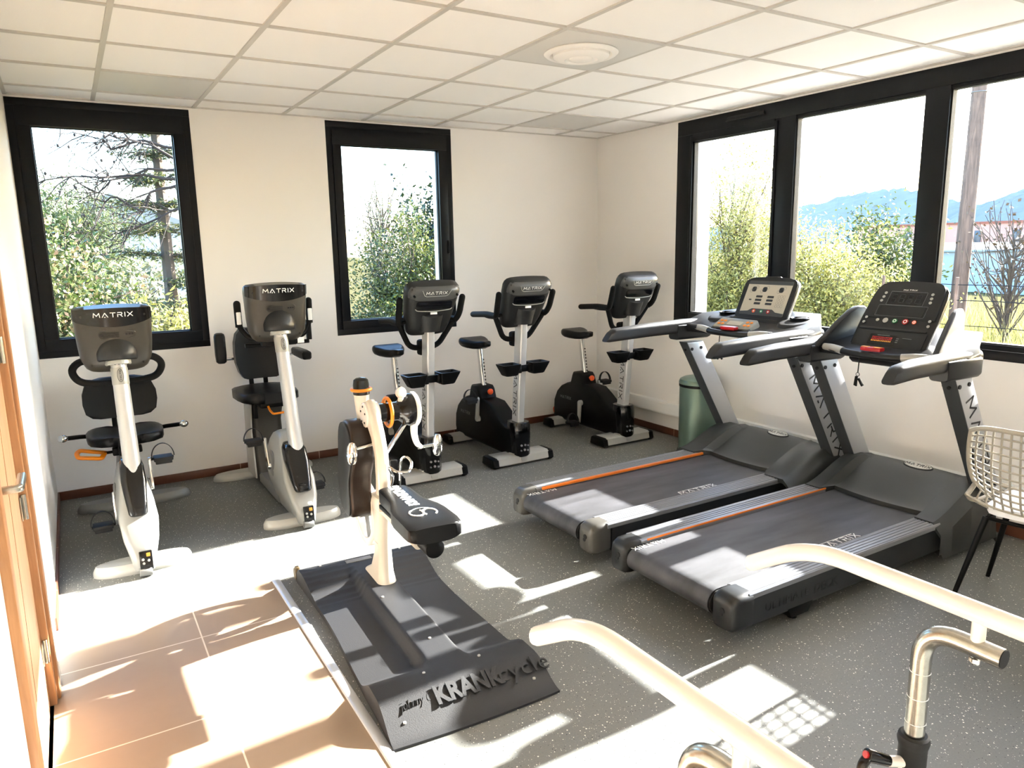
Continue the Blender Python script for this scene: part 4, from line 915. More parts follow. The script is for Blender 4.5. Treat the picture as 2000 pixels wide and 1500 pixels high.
        b = B(); b.pillow(rows, lambda u, v_, tt: .012-.010*abs(tt)**10, lambda u, v_, tt: -.055*(1-abs(tt)**6)-.015, fnt, 20); con = b.end('console', 'dash', t, ang=50, label='black console with red number displays')
        b = B(); b.pillow([(v_+.004, hw*.93) for v_, hw in rows if v_ > -.06]+[], lambda u, v_, tt: .0150, lambda u, v_, tt: .009, fnt, 20); b.prism(rrect(.385, .13, .012, 3, 0, -.135), lambda u, v_, w_: fn(u, w_, v_), .008, .0150, .001); b.end('face_panel', 'dash', con)
        strokes('MATRIX', fn(0, .0155, .182), (0, -1, 0), up, .0075, 'white', con, sx=1.3, label='tiny pale lettering')
        b = B(); b.prism(rrect(.19, .075, .003, 2, 0, .128), lambda u, v_, w_: fn(u, w_, v_), .013, .0162); b.prism(rrect(.25, .058, .003, 2, 0, .050), lambda u, v_, w_: fn(u, w_, v_), .013, .0162); ds = b.end('display', 'screen', con)
        b = B()
        def outl(w_, h_, cx_, cy_): b.tube([fn(u, .0163, v_) for u, v_ in rrect(w_, h_, .004, 2, cx_, cy_)], .0008, 4, closed=True)
        outl(.20, .085, 0, .128); outl(.27, .068, 0, .050); b.end('display_outline', 'greyp', ds)
        b = B()
        for k in range(4):
            u0 = -.07+.045*k
            for (x, y, w_, h_) in ((0, .026, .022, .004), (0, 0, .022, .004), (0, -.026, .022, .004), (-.013, .013, .004, .02), (.013, .013, .004, .02), (-.013, -.013, .004, .02), (.013, -.013, .004, .02)):
                b.prism(rrect(w_, h_, .001, 1, u0+x, .128+y), lambda a, c, q: fn(a, q, c), .0161, .0166)
        b.end('digit', 'shelld', ds, label='unlit seven segment digits')
        b = B()
        for (u, v_, r_) in ((-.128, .16, .008), (-.131, .135, .008), (-.134, .11, .008), (.128, .16, .008), (.131, .135, .008), (.134, .11, .008), (-.175, .0, .008), (-.178, -.03, .008), (.175, .0, .008), (.178, -.03, .008), (-.105, -.012, .009), (-.06, -.012, .015)):
            b.cyl(fn(u, .0145, v_), fn(u, .0175, v_), r_, n=16)
        b.end('button', 'silver', con, label='small silver buttons')
        for u, r_, m in ((-.008, .014, 'green'), (.05, .016, 'red'), (.098, .011, 'orange2')):
            b = B(); b.cyl(fn(u, .0145, -.012), fn(u, .0178, -.012), r_, n=20); k = b.end('button', m, con)
            b = B(); b.torus(fn(u, .0178, -.012), nn, r_*.55, .002, 16, 5); b.end('button_mark', 'white', k)
        b = B(); b.prism(rrect(.15, .062, .006, 3, -.03, -.13), lambda u, v_, w_: fn(u, w_, v_), .0145, .0162); pd = b.end('profile_display', 'screen', con)
        for k in range(3):
            b = B()
            for q in range(12): b.prism(rrect(.007, .008, .001, 1, -.085+.0095*q, -.117-.011*k), lambda u, v_, w_: fn(u, w_, v_), .0161, .0168)
            b.end('led_row', ('red', 'red', 'amber')[k], pd)
        b = B(); b.prism(rrect(.07, .003, .001, 1, -.03, -.104), lambda u, v_, w_: fn(u, w_, v_), .0161, .0166)
        for k in range(3): b.prism(rrect(.014, .004, .001, 1, .052, -.117-.011*k), lambda u, v_, w_: fn(u, w_, v_), .0150, .0164)
        b.prism(rrect(.05, .003, .001, 1, .10, -.112), lambda u, v_, w_: fn(u, w_, v_), .0150, .0160); b.end('print_line', 'greyp', pd)
        b = B(); b.prism(rrect(.37, .012, .004, 2, 0, -.065), lambda u, v_, w_: fn(u, w_, v_), .012, .019, .002); b.end('ridge', 'shelld', con)
        b = B(); b.prism([(-.18, -.215), (.18, -.215), (.16, -.265), (-.16, -.265)], lambda u, v_, w_: fn(u, w_, v_), -.03, .025, .008); b.end('book_ledge', 'dash', con)
    return t
def belt_mat():
    m = mat('treadmill belt rubber', '#3a3a3c', .42, bump=.5, scale=900, var=.1); t_ = m.node_tree; b = t_.nodes['Principled BSDF']
    n = nd(t_, 'ShaderNodeTexNoise', Scale=5.0, Detail=6.0); tc = t_.nodes['Texture Coordinate']; mp = nd(t_, 'ShaderNodeMapping'); mp.inputs['Scale'].default_value = (.5, 2.2, 1); t_.links.new(tc.outputs['Object'], mp.inputs[0]); t_.links.new(mp.outputs[0], n.inputs['Vector'])
    cr = nd(t_, 'ShaderNodeValToRGB'); cr.color_ramp.elements[0].position = .35; cr.color_ramp.elements[0].color = lin('#2f2f31'); cr.color_ramp.elements[1].position = .75; cr.color_ramp.elements[1].color = lin('#525257')
    t_.links.new(n.outputs['Fac'], cr.inputs[0]); t_.links.new(cr.outputs[0], b.inputs['Base Color']); return m
MT['belt'] = belt_mat()
treadmill(-2.41, 'treadmill with pale touch screen, the farther of the two', 1, -.15, .045)
treadmill(-3.34, 'treadmill with black number console, the nearer of the two beside the mesh chair', 2, -.10, .01)

# ================================================================== ARM CRANK MACHINE
t = thing('arm_crank_trainer', 'white upper body crank trainer with black seat pad on a black moulded platform', 'exercise machine', (-3.234, -2.8, 0), R(-2.3), frame=(-3.22, -2.8, 0))
bx = -3.225; bw = .318
# platform : height field with two foot wells and a sloping rear lip
y0p, y1p = -3.575, -2.125
def bz_(x, y):
    u = (x-bx)/bw; v_ = (y-y0p)/(y1p-y0p)
    sm = lambda a: max(0, min(1, a))**2*(3-2*max(0, min(1, a)))
    z = .085
    edge = 1.0
    # foot wells left and right of the spine
    for s in (-1, 1):
        cxw = s*.60; hwid = .34; a = sm((hwid-abs(u-cxw))/.10+.0) if abs(u) < .92 else sm((hwid-abs(abs(u)-.6))/.10)
        a = sm((abs(u)-.20-.05*sm((.25-v_)/.12))/.13) if s*u > 0 else 0
        k = sm((v_-.175)/.10)*sm((.93-v_)/.20)
        ramp = 0
        z -= .058*a*k
    z -= .075*sm((.135-v_)/.135)**1.3*1.0
    z -= .04*sm((v_-.955)/.045)
    return max(.006, z)
b = B(); nx, ny = 72, 150
def px_(i, j):
    v_ = j/ny; wid = bw*(1-.07*math.exp(-((v_-.62)/.28)**2)+ (.02 if v_ < .13 else 0)*(1-v_/.13)); return bx+wid*(-1+2*i/nx), y0p+(y1p-y0p)*v_-.012*(1-(2*i/nx-1)**2)*(1 if v_ < .5 else -1)*abs(v_-.5)*2
G = [[b.v(V((*px_(i, j), 0))) for i in range(nx+1)] for j in range(ny+1)]
for r_ in G:
    for v_ in r_:
        xx, yy = v_.co.x-OFF.x, v_.co.y-OFF.y; v_.co.z = bz_(xx, yy)
        fv = (yy-y0p)/(y1p-y0p); au = abs((xx-bx)/bw)
        if .72 < fv < .93 and .2 < au: v_.co.z += .0022*(math.sin((fv*200)) > .2)
        if au > .25 and .14 < fv < .3 and au < .36 and xx < bx: v_.co.z += .002*(math.sin(au*320) > 0)
E_ = [G[0][i] for i in range(nx+1)]+[G[j][nx] for j in range(1, ny+1)]+[G[ny][i] for i in range(nx-1, -1, -1)]+[G[j][0] for j in range(ny-1, 0, -1)]
for j in range(ny):
    for i in range(nx): b.face((G[j][i], G[j][i+1], G[j+1][i+1], G[j+1][i]))
lo = [b.bm.verts.new((v_.co.x, v_.co.y, 0.001+OFF.z)) for v_ in E_]
for k in range(len(E_)): b.face((E_[k], lo[k], lo[(k+1) % len(E_)], E_[(k+1) % len(E_)]))
plat = b.end('platform', 'base', t, ang=60)
b = B()
for x, y in ((-.27, .05), (.27, .05), (-.12, .17), (.12, .17), (-.05, .62), (.22, .95), (-.22, .95), (.0, .32)):
    xx, yy = bx+x*bw/.335, y0p+(y1p-y0p)*y; z = bz_(xx, yy); b.cyl((xx, yy, z-.001), (xx, yy, z+.004), .006, n=10)
b.end('screw', 'silver', plat)
ly_ = y0p+.118; lz = bz_(bx+.12, ly_); sl = V((0, 1, (bz_(bx+.12, ly_+.05)-bz_(bx+.12, ly_-.05))/.1)).normalized()
text('KRANK', (bx+.005, ly_-.005, lz+.003), (1, 0, 0), sl, .098, 'base', plat, depth=.006, bold=.004, sx=.80, shear=.0, label='raised lettering')
text('cycle', (bx+.232, ly_-.005, lz+.003), (1, 0, 0), sl, .098, 'base', plat, depth=.006, bold=-.001, sx=1.0, spacing=1.1, label='thin raised lettering')
text('johnny G', (bx-.195, ly_+.005, lz+.002), (1, .08, 0), sl, .052, 'base', plat, depth=.006, shear=.4, bold=-.0015, sx=.62, label='raised signature')
for x, y in ((bx-.305, y1p+.012), (bx+.155, y1p+.012)):
    b = B(); b.cyl((x-.012, y, .035), (x+.012, y, .035), .030, n=18); b.box((x, y-.01, .05), (.02, .03, .05), .004); b.end('transport_wheel', 'brass', plat, label='brownish transport wheel')
b = B(); b.box((bx-.02, y1p-.10, bz_(bx-.02, y1p-.10)+.002), (.13, .035, .004), .001); b.end('rating_plate', 'greyp', plat)
# base column, flared to the back
cxx = bx+.022
b = B()
secs = []
for z, w_, d, yc in ((.05, .105, .34, -2.41), (.075, .095, .28, -2.435), (.13, .075, .16, -2.475), (.22, .064, .11, -2.50), (.30, .062, .10, -2.505), (.38, .062, .11, -2.51), (.45, .068, .14, -2.515), (.485, .066, .14, -2.52)):
    secs.append([V((cxx+x, yc+y, z)) for x, y in rrect(w_, d, w_*.46, 6)])
b.loft(secs); post = b.end('base_column', 'cream', t, ang=60)
b = B(); b.loft([[V((cxx+x, -2.497+y, z)) for x, y in rrect(.068, .106, .033, 6)] for z in (.265, .278)]); b.end('collar', 'cream', post)
# upper frame
b = B(); P = [(-2.570, .46, .060, .085), (-2.585, .60, .056, .080), (-2.580, .72, .054, .080), (-2.545, .80, .054, .085), (-2.505, .85, .054, .10), (-2.475, .885, .052, .115), (-2.455, .91, .05, .115), (-2.44, .935, .04, .08)]
secs = []
for k, (y, z, w_, d) in enumerate(P):
    a = P[max(0, k-1)]; c = P[min(len(P)-1, k+1)]; tg = V((0, c[0]-a[0], c[1]-a[1])).normalized(); nrm = V((0, tg.z, -tg.y))
    secs.append([V((cxx-.01+x, y, z))+nrm*q for x, q in rrect(w_, d, .036, 6)])
b.loft(secs); fr = b.end('frame', 'cream', t, ang=60)
hub = V((cxx+.022, -2.455, .882))
b = B(); b.lathe([(.001, -.068), (.052, -.068), (.058, -.063), (.060, -.04), (.056, 0)], hub, (1, 0, 0), 36); hp = b.end('hub_plate', 'enamel', fr)
b = B()
for k in range(5):
    a = R(72*k+20); b.cyl(hub+V((-.067, .032*math.cos(a), .040*math.sin(a))), hub+V((-.0705, .032*math.cos(a), .040*math.sin(a))), .005, n=8)
b.end('hub_bolt', 'gasket', hp)
b = B(); b.cyl(hub+V((-.0, 0, 0)), hub+V((.11, .0, 0)), .044, n=32); b.end('crank_housing', 'blackg', t)
b = B(); b.torus(hub+V((.050, 0, 0)), (1, 0, 0), .066, .0085, 40, 10); b.end('hand_guard_ring', 'orange', t, label='orange ring around the crank axle')
b = B(); b.lathe([(.044, .095), (.05, .105), (.068, .125), (.078, .150), (.076, .168), (.06, .174), (.001, .175)], hub, (1, 0, 0), 36); b.end('drive_drum', 'blackg', t)
b = B(); b.lathe([(.060, .168), (.081, .168), (.083, .176), (.083, .184), (.076, .190), (.03, .194), (.001, .194)], hub, (1, 0, 0), 40); b.end('crank_disc', 'enamel', t)
b = B(); k0 = hub+V((.112, -.015, .088)); b.lathe([(.001, -.012), (.022, -.012), (.026, -.006), (.026, .012), (.02, .018), (.001, .02)], k0, (.3, -1, .35), 24); b.cyl(k0, k0-V((0, .0, .04)), .014, n=12); b.end('resistance_knob', 'enamel', t, label='white knob')
# right crank arm and handle end
b = B(); A = hub+V((.176, 0, -.005)); b.sweep(crom([A+V((0, 0, .05)), A+V((.004, -.005, -.03)), A+V((-.008, -.02, -.10)), A+V((.0, -.03, -.155)), A+V((.022, -.035, -.178))], 5), ell(.013, .024, 14), up=(0, 1, 0), scale=[1.5-.75*i/20 for i in range(21)]); ca = b.end('crank_arm', 'enamel', t)
ce = A+V((.022, -.035, -.178))
b = B(); b.cyl(ce+V((-.02, 0, 0)), ce+V((.068, 0, .004)), .0075, n=12); sp_ = b.end('spindle', 'chrome', ca)
def pedal_end(c, parent):
    b = B(); b.lathe([(.001, -.055), (.012, -.052), (.021, -.035), (.025, -.012), (.0255, -.006), (.0235, -.005), (.0235, -.002), (.0255, -.001), (.0255, .006), (.0235, .007), (.0235, .010), (.025, .011), (.024, .03), (.018, .047), (.008, .055), (.001, .056)], c, (0, .15, -1), 24); return b.end('handle_end', 'chrome', parent, label='polished oval handle end')
pedal_end(ce+V((.082, 0, .0)), ca)
# strut
b = B(); b.tube([hub+V((.135, -.01, -.055)), V((cxx+.015, -2.55, .705))], .0105, 12); b.end('strut', 'chrome', t)
# left crank with spindle
lc = V((cxx-.02, -2.50, .742))
b = B(); b.cyl(lc+V((.02, 0, .012)), lc+V((-.085, 0, -.002)), .0075, n=12); sp2 = b.end('spindle', 'chrome', t)
pedal_end(lc+V((-.10, 0, -.02)), sp2)
# upright hand grip on the left
g0 = V((cxx-.025, -2.38, .735))
b = B(); b.lathe([(.012, 0), (.0125, .10)], g0, (0, .0, 1), 16); gr = b.end('grip_stem', 'brown', t)
b = B(); b.lathe([(.020, .095), (.026, .105), (.030, .15), (.034, .20), (.036, .232)], g0, (0, .0, 1), 24); b.end('grip_sleeve', 'cream', gr)
b = B(); b.lathe([(.034, .228), (.038, .232), (.038, .250), (.037, .255), (.037, .275), (.034, .298), (.022, .308), (.001, .311)], g0, (0, 0, 1), 28); b.end('grip', 'blackg', gr)
b = B(); b.torus(g0+V((0, 0, .254)), (0, 0, 1), .044, .0075, 36, 10); b.end('guard_ring', 'orange', gr, label='orange ring on the grip')
# belt guard
b = B(); P = [(-2.34, .845), (-2.42, .85), (-2.478, .805), (-2.487, .70), (-2.47, .64), (-2.43, .575), (-2.415, .50), (-2.418, .41), (-2.385, .375), (-2.30, .385), (-2.25, .44), (-2.235, .55), (-2.265, .68), (-2.29, .79)]
P = [(p.x, p.y) for p in crom([V((a, c, 0)) for a, c in P], 3, closed=True)]
b.prism(P, lambda u, v_, w_: V((w_, u+.0, v_)), cxx-.115, cxx-.010, .016, 3); gd = b.end('belt_guard', 'brown', t, ang=50, label='dark drive cover, reflected light put into its brown')  # brown tone carries the reflected light on the front edge
b = B(); b.prism([((u+2.36)*.93-2.355, (v_-.6)*.96+.6) for u, v_ in P], lambda u, v_, w_: V((w_, u, v_)), cxx-.123, cxx-.112, .004); b.end('guard_cover', 'shelld', gd)
# flywheel
fw = V((cxx-.012, -2.285, .355))
b = B(); b.lathe([(.130, -.010), (.160, -.010), (.167, -.005), (.167, .020), (.160, .026), (.130, .026), (.125, .02), (.125, -.005), (.130, -.010)], fw, (1, 0, 0), 56, cap=False); fly = b.end('flywheel', 'enamel', t)
b = B()
for k in range(3):
    a = R(120*k+15); b.box(fw+V((.006, .07*math.cos(a), .07*math.sin(a))), (.014, .125, .03), .004, rot=Matrix.Rotation(a, 3, 'X'))
b.cyl(fw+V((-.03, 0, 0)), fw+V((.04, 0, 0)), .024, n=20); b.end('spoke', 'silverd', fly)
b = B()
for k in range(6):
    a = R(60*k+40); b.cyl(fw+V((0, .164*math.cos(a), .164*math.sin(a))), fw+V((0, .1682*math.cos(a), .1682*math.sin(a))), .004, n=8)
b.end('balance_hole', 'gasket', fly)
b = B(); b.sweep([(cxx+.012, -2.56, .66), (cxx+.018, -2.47, .53), (cxx+.024, -2.285, .355)], rrect(.02, .06, .008, 3)); b.sweep([(cxx+.012, -2.53, .44), (cxx+.024, -2.295, .355)], rrect(.02, .05, .008, 3)); b.end('flywheel_fork', 'enamel', t)
# bottle cage
b = B(); bc = V((cxx+.030, -2.655, .655))
b.tube(crom([bc+V((-.02, .02, -.075)), bc+V((-.02, -.01, -.02)), bc+V((-.045, -.04, .035)), bc+V((-.02, -.075, .02)), bc+V((.03, -.08, .015)), bc+V((.055, -.05, .045)), bc+V((.045, -.005, .06)), bc+V((.03, .02, .03)), bc+V((.02, .02, -.075))], 5), .0065, 8); cg = b.end('bottle_cage', 'chrome', t)
b = B(); b.box(bc+V((0, .028, -.02)), (.035, .012, .13), .004); b.box(bc+V((0, -.02, -.085)), (.05, .07, .01), .003); b.end('cage_plate', 'black', cg)
# seat beam and pad
b = B(); b.sweep([(cxx, -2.50, .47), (cxx, -2.62, .475), (cxx, -3.02, .462)], rrect(.075, .065, .02, 4), up=(0, 0, 1)); b.box((cxx-.01, -2.585, .50), (.095, .11, .07), .02); bm_ = b.end('seat_beam', 'cream', t)
b = B(); b.cyl((cxx+.014, -2.95, .465), (cxx+.014, -3.12, .462), .040, n=28, bev=.004); b.end('beam_end', 'black', bm_)
b = B(); b.loft([[V((cxx+x, y, .515+z)) for x, z in rrect(.13, .02, .004, 2)] for y in (-2.68, -3.10)]); b.end('seat_plate', 'black', bm_)
PO = V((cxx+.004, -2.905, .552)); su = V((0, -1, -.02)).normalized(); sx_ = V((1, -.05, 0)).normalized(); sz_ = V((0, 0, 1))
fns = lambda u, d, v_: PO+sx_*u+su*v_+sz_*d
rows = [(-.255, .036), (-.248, .054), (-.232, .064), (-.20, .069), (-.12, .070), (-.06, .073), (-.02, .085), (.03, .102), (.08, .110), (.20, .112), (.242, .110), (.255, .104), (.261, .094)]
b = B(); b.pillow(rows, lambda u, v_, tt: .038-.008*abs(tt)**6-.010*max(0, (v_-.22)/.04)-.008*max(0, (-v_-.23)/.025), lambda u, v_, tt: -.038+.016*abs(tt)**4, fns, 20); pad = b.end('seat_pad', 'vinyl', t, ang=55)
text('KRANKING', fns(.002, .0385, -.10), -su, -sx_, .060, 'white', pad, depth=.0012, bold=.0026, sx=.92, spacing=.92, label='white lettering')
b = B(); c0 = (.0, .125)
for a0, a1, r_, ox, oy in ((0, 1, .055, 0, 0),):
    arcs = [[(c0[0]+.052*math.cos(R(a)), c0[1]+.052*math.sin(R(a))) for a in range(150, 395, 12)],
            [(c0[0]-.026+.028*math.cos(R(a)), c0[1]-.004+.034*math.sin(R(a))) for a in range(-40, 250, 14)],
            [(c0[0]+.026+.028*math.cos(R(a)), c0[1]+.004+.034*math.sin(R(a))) for a in range(140, 430, 14)]]
for k, arc in enumerate(arcs): b.tube([fns(u, .0388, v_) for u, v_ in arc], .0036 if k else .0016, 6)
b.end('emblem', 'white', pad, label='white swirl emblem')
b = B(); b.tube([fns(u, .026, .253) for u in [-.02+.01*k for k in range(12)]], .0022, 5); b.end('stitching', 'white', pad)
# ================================================================== PEDAL BIN
bxy = (-.205, -1.565)
t = thing('pedal_bin', 'sage green pedal bin with domed lid behind the farther treadmill', 'bin', (*bxy, 0))
b = B(); b.lathe([(.142, .02), (.148, .022), (.148, .54), (.146, .545)], (*bxy, 0), (0, 0, 1), 48); b.end('body', 'bin', t)
b = B(); b.lathe([(.15, .0), (.154, .004), (.154, .022), (.148, .024)], (*bxy, 0), (0, 0, 1), 48); b.end('base_ring', 'black', t)
b = B(); b.lathe([(.146, .535), (.153, .538), (.153, .556), (.148, .558)], (*bxy, 0), (0, 0, 1), 48); b.end('rim', 'black', t)
b = B(); b.lathe([(.150, .556), (.154, .560), (.154, .572), (.146, .592), (.12, .606), (.07, .615), (.001, .618)], (*bxy, 0), (0, 0, 1), 48); b.end('lid', 'bin', t)
b = B(); b.box((bxy[0]-.165, bxy[1], .02), (.06, .07, .014), .004); b.end('pedal', 'black', t)
# ================================================================== MESH CHAIR
cc = V((-.89, -4.225, 0)); ang = R(8)
t = thing('mesh_chair', 'pale lattice shell chair with white seat pad and dark legs, beside the nearer treadmill', 'chair', cc, ang, frame=(0, 0, 0))
# local: faces +x, back at -x
def shell(u, v_):
    """u in -1..1 across (+1 = left side, +y), v from 0 (front edge) to 1 (top of back)"""
    if v_ < .5:
        k = v_/.5; x = .235-.40*k; z = .440-.035*math.sin(math.pi*k)+.02*(abs(u)**2.5)*(1.0+1.2*k); hw = .215+.02*k; y = u*hw
        if k > .75: z += .03*((k-.75)/.25)**2; 
    else:
        k = (v_-.5)/.5; x = -.165-.10*k**.75-.02*k; z = .475+.36*k**1.08; hw = .235+.015*math.sin(math.pi*k)-.015*k; y = u*hw
        x += .125*(abs(u)**2.3)*(1-.35*k); z += .05*(abs(u)**2.5)*(1-k)-.035*k*abs(u)**4
    return V((x, y, z+.03))
NU, NV = 13, 21
b = B()
rimp = [shell(-1+2*i/16, 0) for i in range(17)]+[shell(1, i/30) for i in range(1, 31)]+[shell(1-2*i/16, 1) for i in range(1, 17)]+[shell(-1, 1-i/30) for i in range(1, 30)]
b.tube(rimp, .0105, 10, closed=True); rim = b.end('shell_rim', 'chair', t)
b = B()
for i in range(1, NU): b.tube([shell(-1+2*i/NU, j/30) for j in range(31)], .0046, 6)
for j in range(1, NV): b.tube([shell(-1+2*i/20, j/NV) for i in range(21)], .0046, 6)
b.end('shell_lattice', 'chair', t, ang=80, label='lattice of the seat shell')
b = B(); b.pillow([(v_, hw) for v_, hw in ((-.145, .11), (-.13, .145), (-.09, .165), (.05, .170), (.15, .165), (.195, .15), (.21, .11))], lambda u, v_, tt: .498-.008*abs(tt)**4, lambda u, v_, tt: .460, lambda u, d, v_: V((v_, u, d)), 14); b.end('seat_pad', 'pad', t, ang=70)
for sx, sy in ((-1, 1), (1, 1), (-1, -1), (1, -1)):
    b = B(); b.sweep([V((.02+sx*.16, sy*.15, .445)), V((.05+sx*.24, sy*.245, .0))], ell(.0125, .0125, 12), scale=[1.15, .75]); b.end('leg', 'black', t)
b = B()
for s in (-1, 1): b.tube([V((.02-.16, s*.15, .44)), V((.02+.16, s*.15, .44))], .009, 8); b.tube([V((.02+s*.16, -.15, .44)), V((.02+s*.16, .15, .44))], .009, 8)
b.end('under_frame', 'black', t)
# ================================================================== PARALLEL BARS
t = thing('parallel_bars', 'white tubular parallel walking bars on chromed adjustable posts in the foreground', 'parallel bars', (-3.21, -5.6, 0))
for x in (-3.548, -2.869):
    b = B(); pth = fillet([(x, -4.372, .793), (x, -4.545, .900), (x, -7.35, .900), (x, -7.52, .80)], .10, 7)
    b.tube(pth, .0215, 20); b.sphere(pth[0], .0215, 16, (1, .55, 1)); b.sphere(pth[-1], .0215, 16, (1, .55, 1)); rail = b.end('rail', 'enamel', t)
    for yp, s in ((-4.83, -1), (-7.05, 1)):
        b = B(); za = .826
        b.tube(fillet([(x, yp, .50), (x, yp, za), (x, yp+s*.155, za)], .075, 9), .0205, 20); gn = b.end('post_tube', 'zinc', t, label='bent galvanised post tube')
        b = B(); b.cyl((x, yp+s*.1545, za), (x, yp+s*.1565, za), .0185, n=20); b.end('tube_plug', 'gasket', gn)
        b = B(); b.cyl((x, yp+s*.105, za-.022), (x, yp+s*.105, za-.030), .012, n=6); b.sphere((x, yp+s*.105, za-.030), .0095, 10); b.end('nut', 'chrome', gn)
        b = B()
        for z in (.60, .66, .72): b.torus((x, yp, z), (0, 0, 1), .0205, .0007, 28, 6)
        b.end('height_mark', 'white', gn)
        b = B(); b.cyl((x, yp+s*.105, za+.015), (x, yp+s*.105, .885), .0135, n=18); b.end('stub', 'enamel', t)
        b = B(); b.lathe([(.026, .492), (.029, .500), (.029, .540), (.031, .546), (.033, .556), (.031, .566), (.026, .570), (.0215, .568)], (x, yp, 0), (0, 0, 1), 28); cl_ = b.end('clamp_collar', 'rubber', t, label='black rubber collar')
        b = B(); b.cyl((x, yp, .02), (x, yp, .50), .0255, n=24); b.cyl((x-.02, yp+.006, .505), (x-.055, yp+.02, .512), .012, n=14); b.end('lower_post', 'enamel', t)
        b = B(); L0 = V((x-.055, yp+.02, .512)); L1 = V((x-.105, yp+.04, .535))
        b.cyl(L0, L1, .0125, .0145, n=14, bev=.002); b.sweep(crom([L1+V((.012, -.004, 0)), L1+V((-.012, .0, -.02)), L1+V((-.022, -.005, -.06)), L1+V((-.025, -.012, -.11))], 5), rrect(.022, .012, .005, 3)); lv = b.end('clamp_lever', 'blackg', t, label='black clamping lever')
        b = B(); b.cyl(L1, L1+V((-.004, .0015, .0015)), .008, n=12); b.end('lever_cap', 'red', lv, label='red cap on the lever')
        b = B(); b.box((x, yp, .012), (.12, .30, .024), .008); b.end('foot_plate', 'enamel', t)
b = B()
for yp in (-4.83, -7.05): b.box((-3.2085, yp, .014), (.60, .06, .02), .004)
b.end('cross_plate', 'enamel', t)
# ================================================================== OUTSIDE
frame_at((0, 0, 0))
def gz(x, y):
    """ground height outside the building"""
    return -.55+.12*math.sin(x*.35+1)+.10*math.sin(y*.4)-.006*max(0, x-6)+(-.9*min(1, max(0, (x-14)/30)))
b = B(); xs = [-40, -20, -10, -6, -3, 0]+[.3+.7*i for i in range(26)]+[20, 26, 34, 45, 60, 90, 140, 220, 420]; ys = [-40, -20, -10, -7]+[-5.5+.8*i for i in range(24)]+[15, 19, 25, 35, 50, 80, 130, 220, 420]
GV = {}
for i, x in enumerate(xs):
    for j, y in enumerate(ys): GV[i, j] = b.v((x, y, gz(x, y)))
for i in range(len(xs)-1):
    for j in range(len(ys)-1):
        if xs[i+1] <= .31 and xs[i] >= -6 and ys[j+1] <= .31 and ys[j] >= -10: continue
        b.face((GV[i, j], GV[i+1, j], GV[i+1, j+1], GV[i, j+1]))
MT['ground'] = mat('dry grass ground', '#4a4732', 1.0, scale=3, var=.3, spec=0.0)
struct(b.end('ground', 'ground'), 'grassy ground outside the windows', 'ground')
# foundation so the building stands on the ground
b = B(); b.box((XL/2, YB/2, -.75), (-XL+2*WT, -YB+2*WT, 1.28)); struct(b.end('trim_5', 'jamb'), 'rendered plinth of the building below the floor', 'plinth')
b = B(); b.box((XL/2, YB/2, 3.0), (-XL+2*WT, -YB+2*WT, .35)); struct(b.end('roof', 'jamb'), 'flat roof slab above the ceiling', 'roof')

MT['bounce_paving'] = mat('pale concrete paving', '#928d84', .9, bump=.2, scale=6, var=.1)
b = B(); b.box((2.1, -3.0, -.45), (3.6, 14.0, .12), .01); struct(b.end('bounce_strip', 'bounce_paving'), 'unseen pale strip added outside the right wall to bounce light up', 'bounce_paving')  # unseen pale slab, added to throw sunlight up onto the ceiling
def leaves(name, pts, size, m, parent, rng, asp=.5, droop=0.0, kind=None, flat=0.0):
    """pts (N,3): one folded leaf per point, in a single mesh"""
    N = len(pts); d = rng.normal(size=(N, 3)); d[:, 2] = d[:, 2]*(1-flat)-droop; d /= np.linalg.norm(d, axis=1)[:, None]+1e-9
    r_ = rng.normal(size=(N, 3)); s = np.cross(d, r_); s /= np.linalg.norm(s, axis=1)[:, None]+1e-9; nrm = np.cross(d, s)
    L = (size*rng.uniform(.6, 1.3, N))[:, None]; W = L*asp*.5
    a = pts; tip = pts+d*L; mid = pts+d*L*.5-nrm*L*.06
    v_ = np.stack([a, mid+s*W, tip, mid-s*W], 1).reshape(-1, 3)+np.array(OFF)
    me = bpy.data.meshes.new(name); me.vertices.add(4*N); me.vertices.foreach_set('co', v_.ravel().astype(np.float32))
    me.loops.add(4*N); me.loops.foreach_set('vertex_index', np.arange(4*N, dtype=np.int32)); me.polygons.add(N); me.polygons.foreach_set('loop_start', np.arange(0, 4*N, 4, dtype=np.int32)); me.polygons.foreach_set('loop_total', np.full(N, 4, dtype=np.int32))
    me.update(calc_edges=True); me.materials.append(m); o = bpy.data.objects.new(name, me); COL.objects.link(o)
    if parent: o.parent = parent
    if kind: o['kind'] = kind
    return o
def branchy(b, p0, p1, r0, r1, rng, wob=.08, n=6):
    P = [V(p0)+(V(p1)-V(p0))*k/n+V(rng.normal(size=3))*wob*(k/n)*(1-(k/n)*.4) for k in range(n+1)]
    b.tube(crom(P, 2), r0, 6, scale=[1+(r1/r0-1)*i/(2*n) for i in range(2*n+1)]); return P
MT['bark'] = mat('grey brown bark', '#4f443b', .9, bump=.6, scale=40, var=.3)
MT['twig'] = mat('dark bare twig', '#2f2723', .9, bump=.4, scale=50)
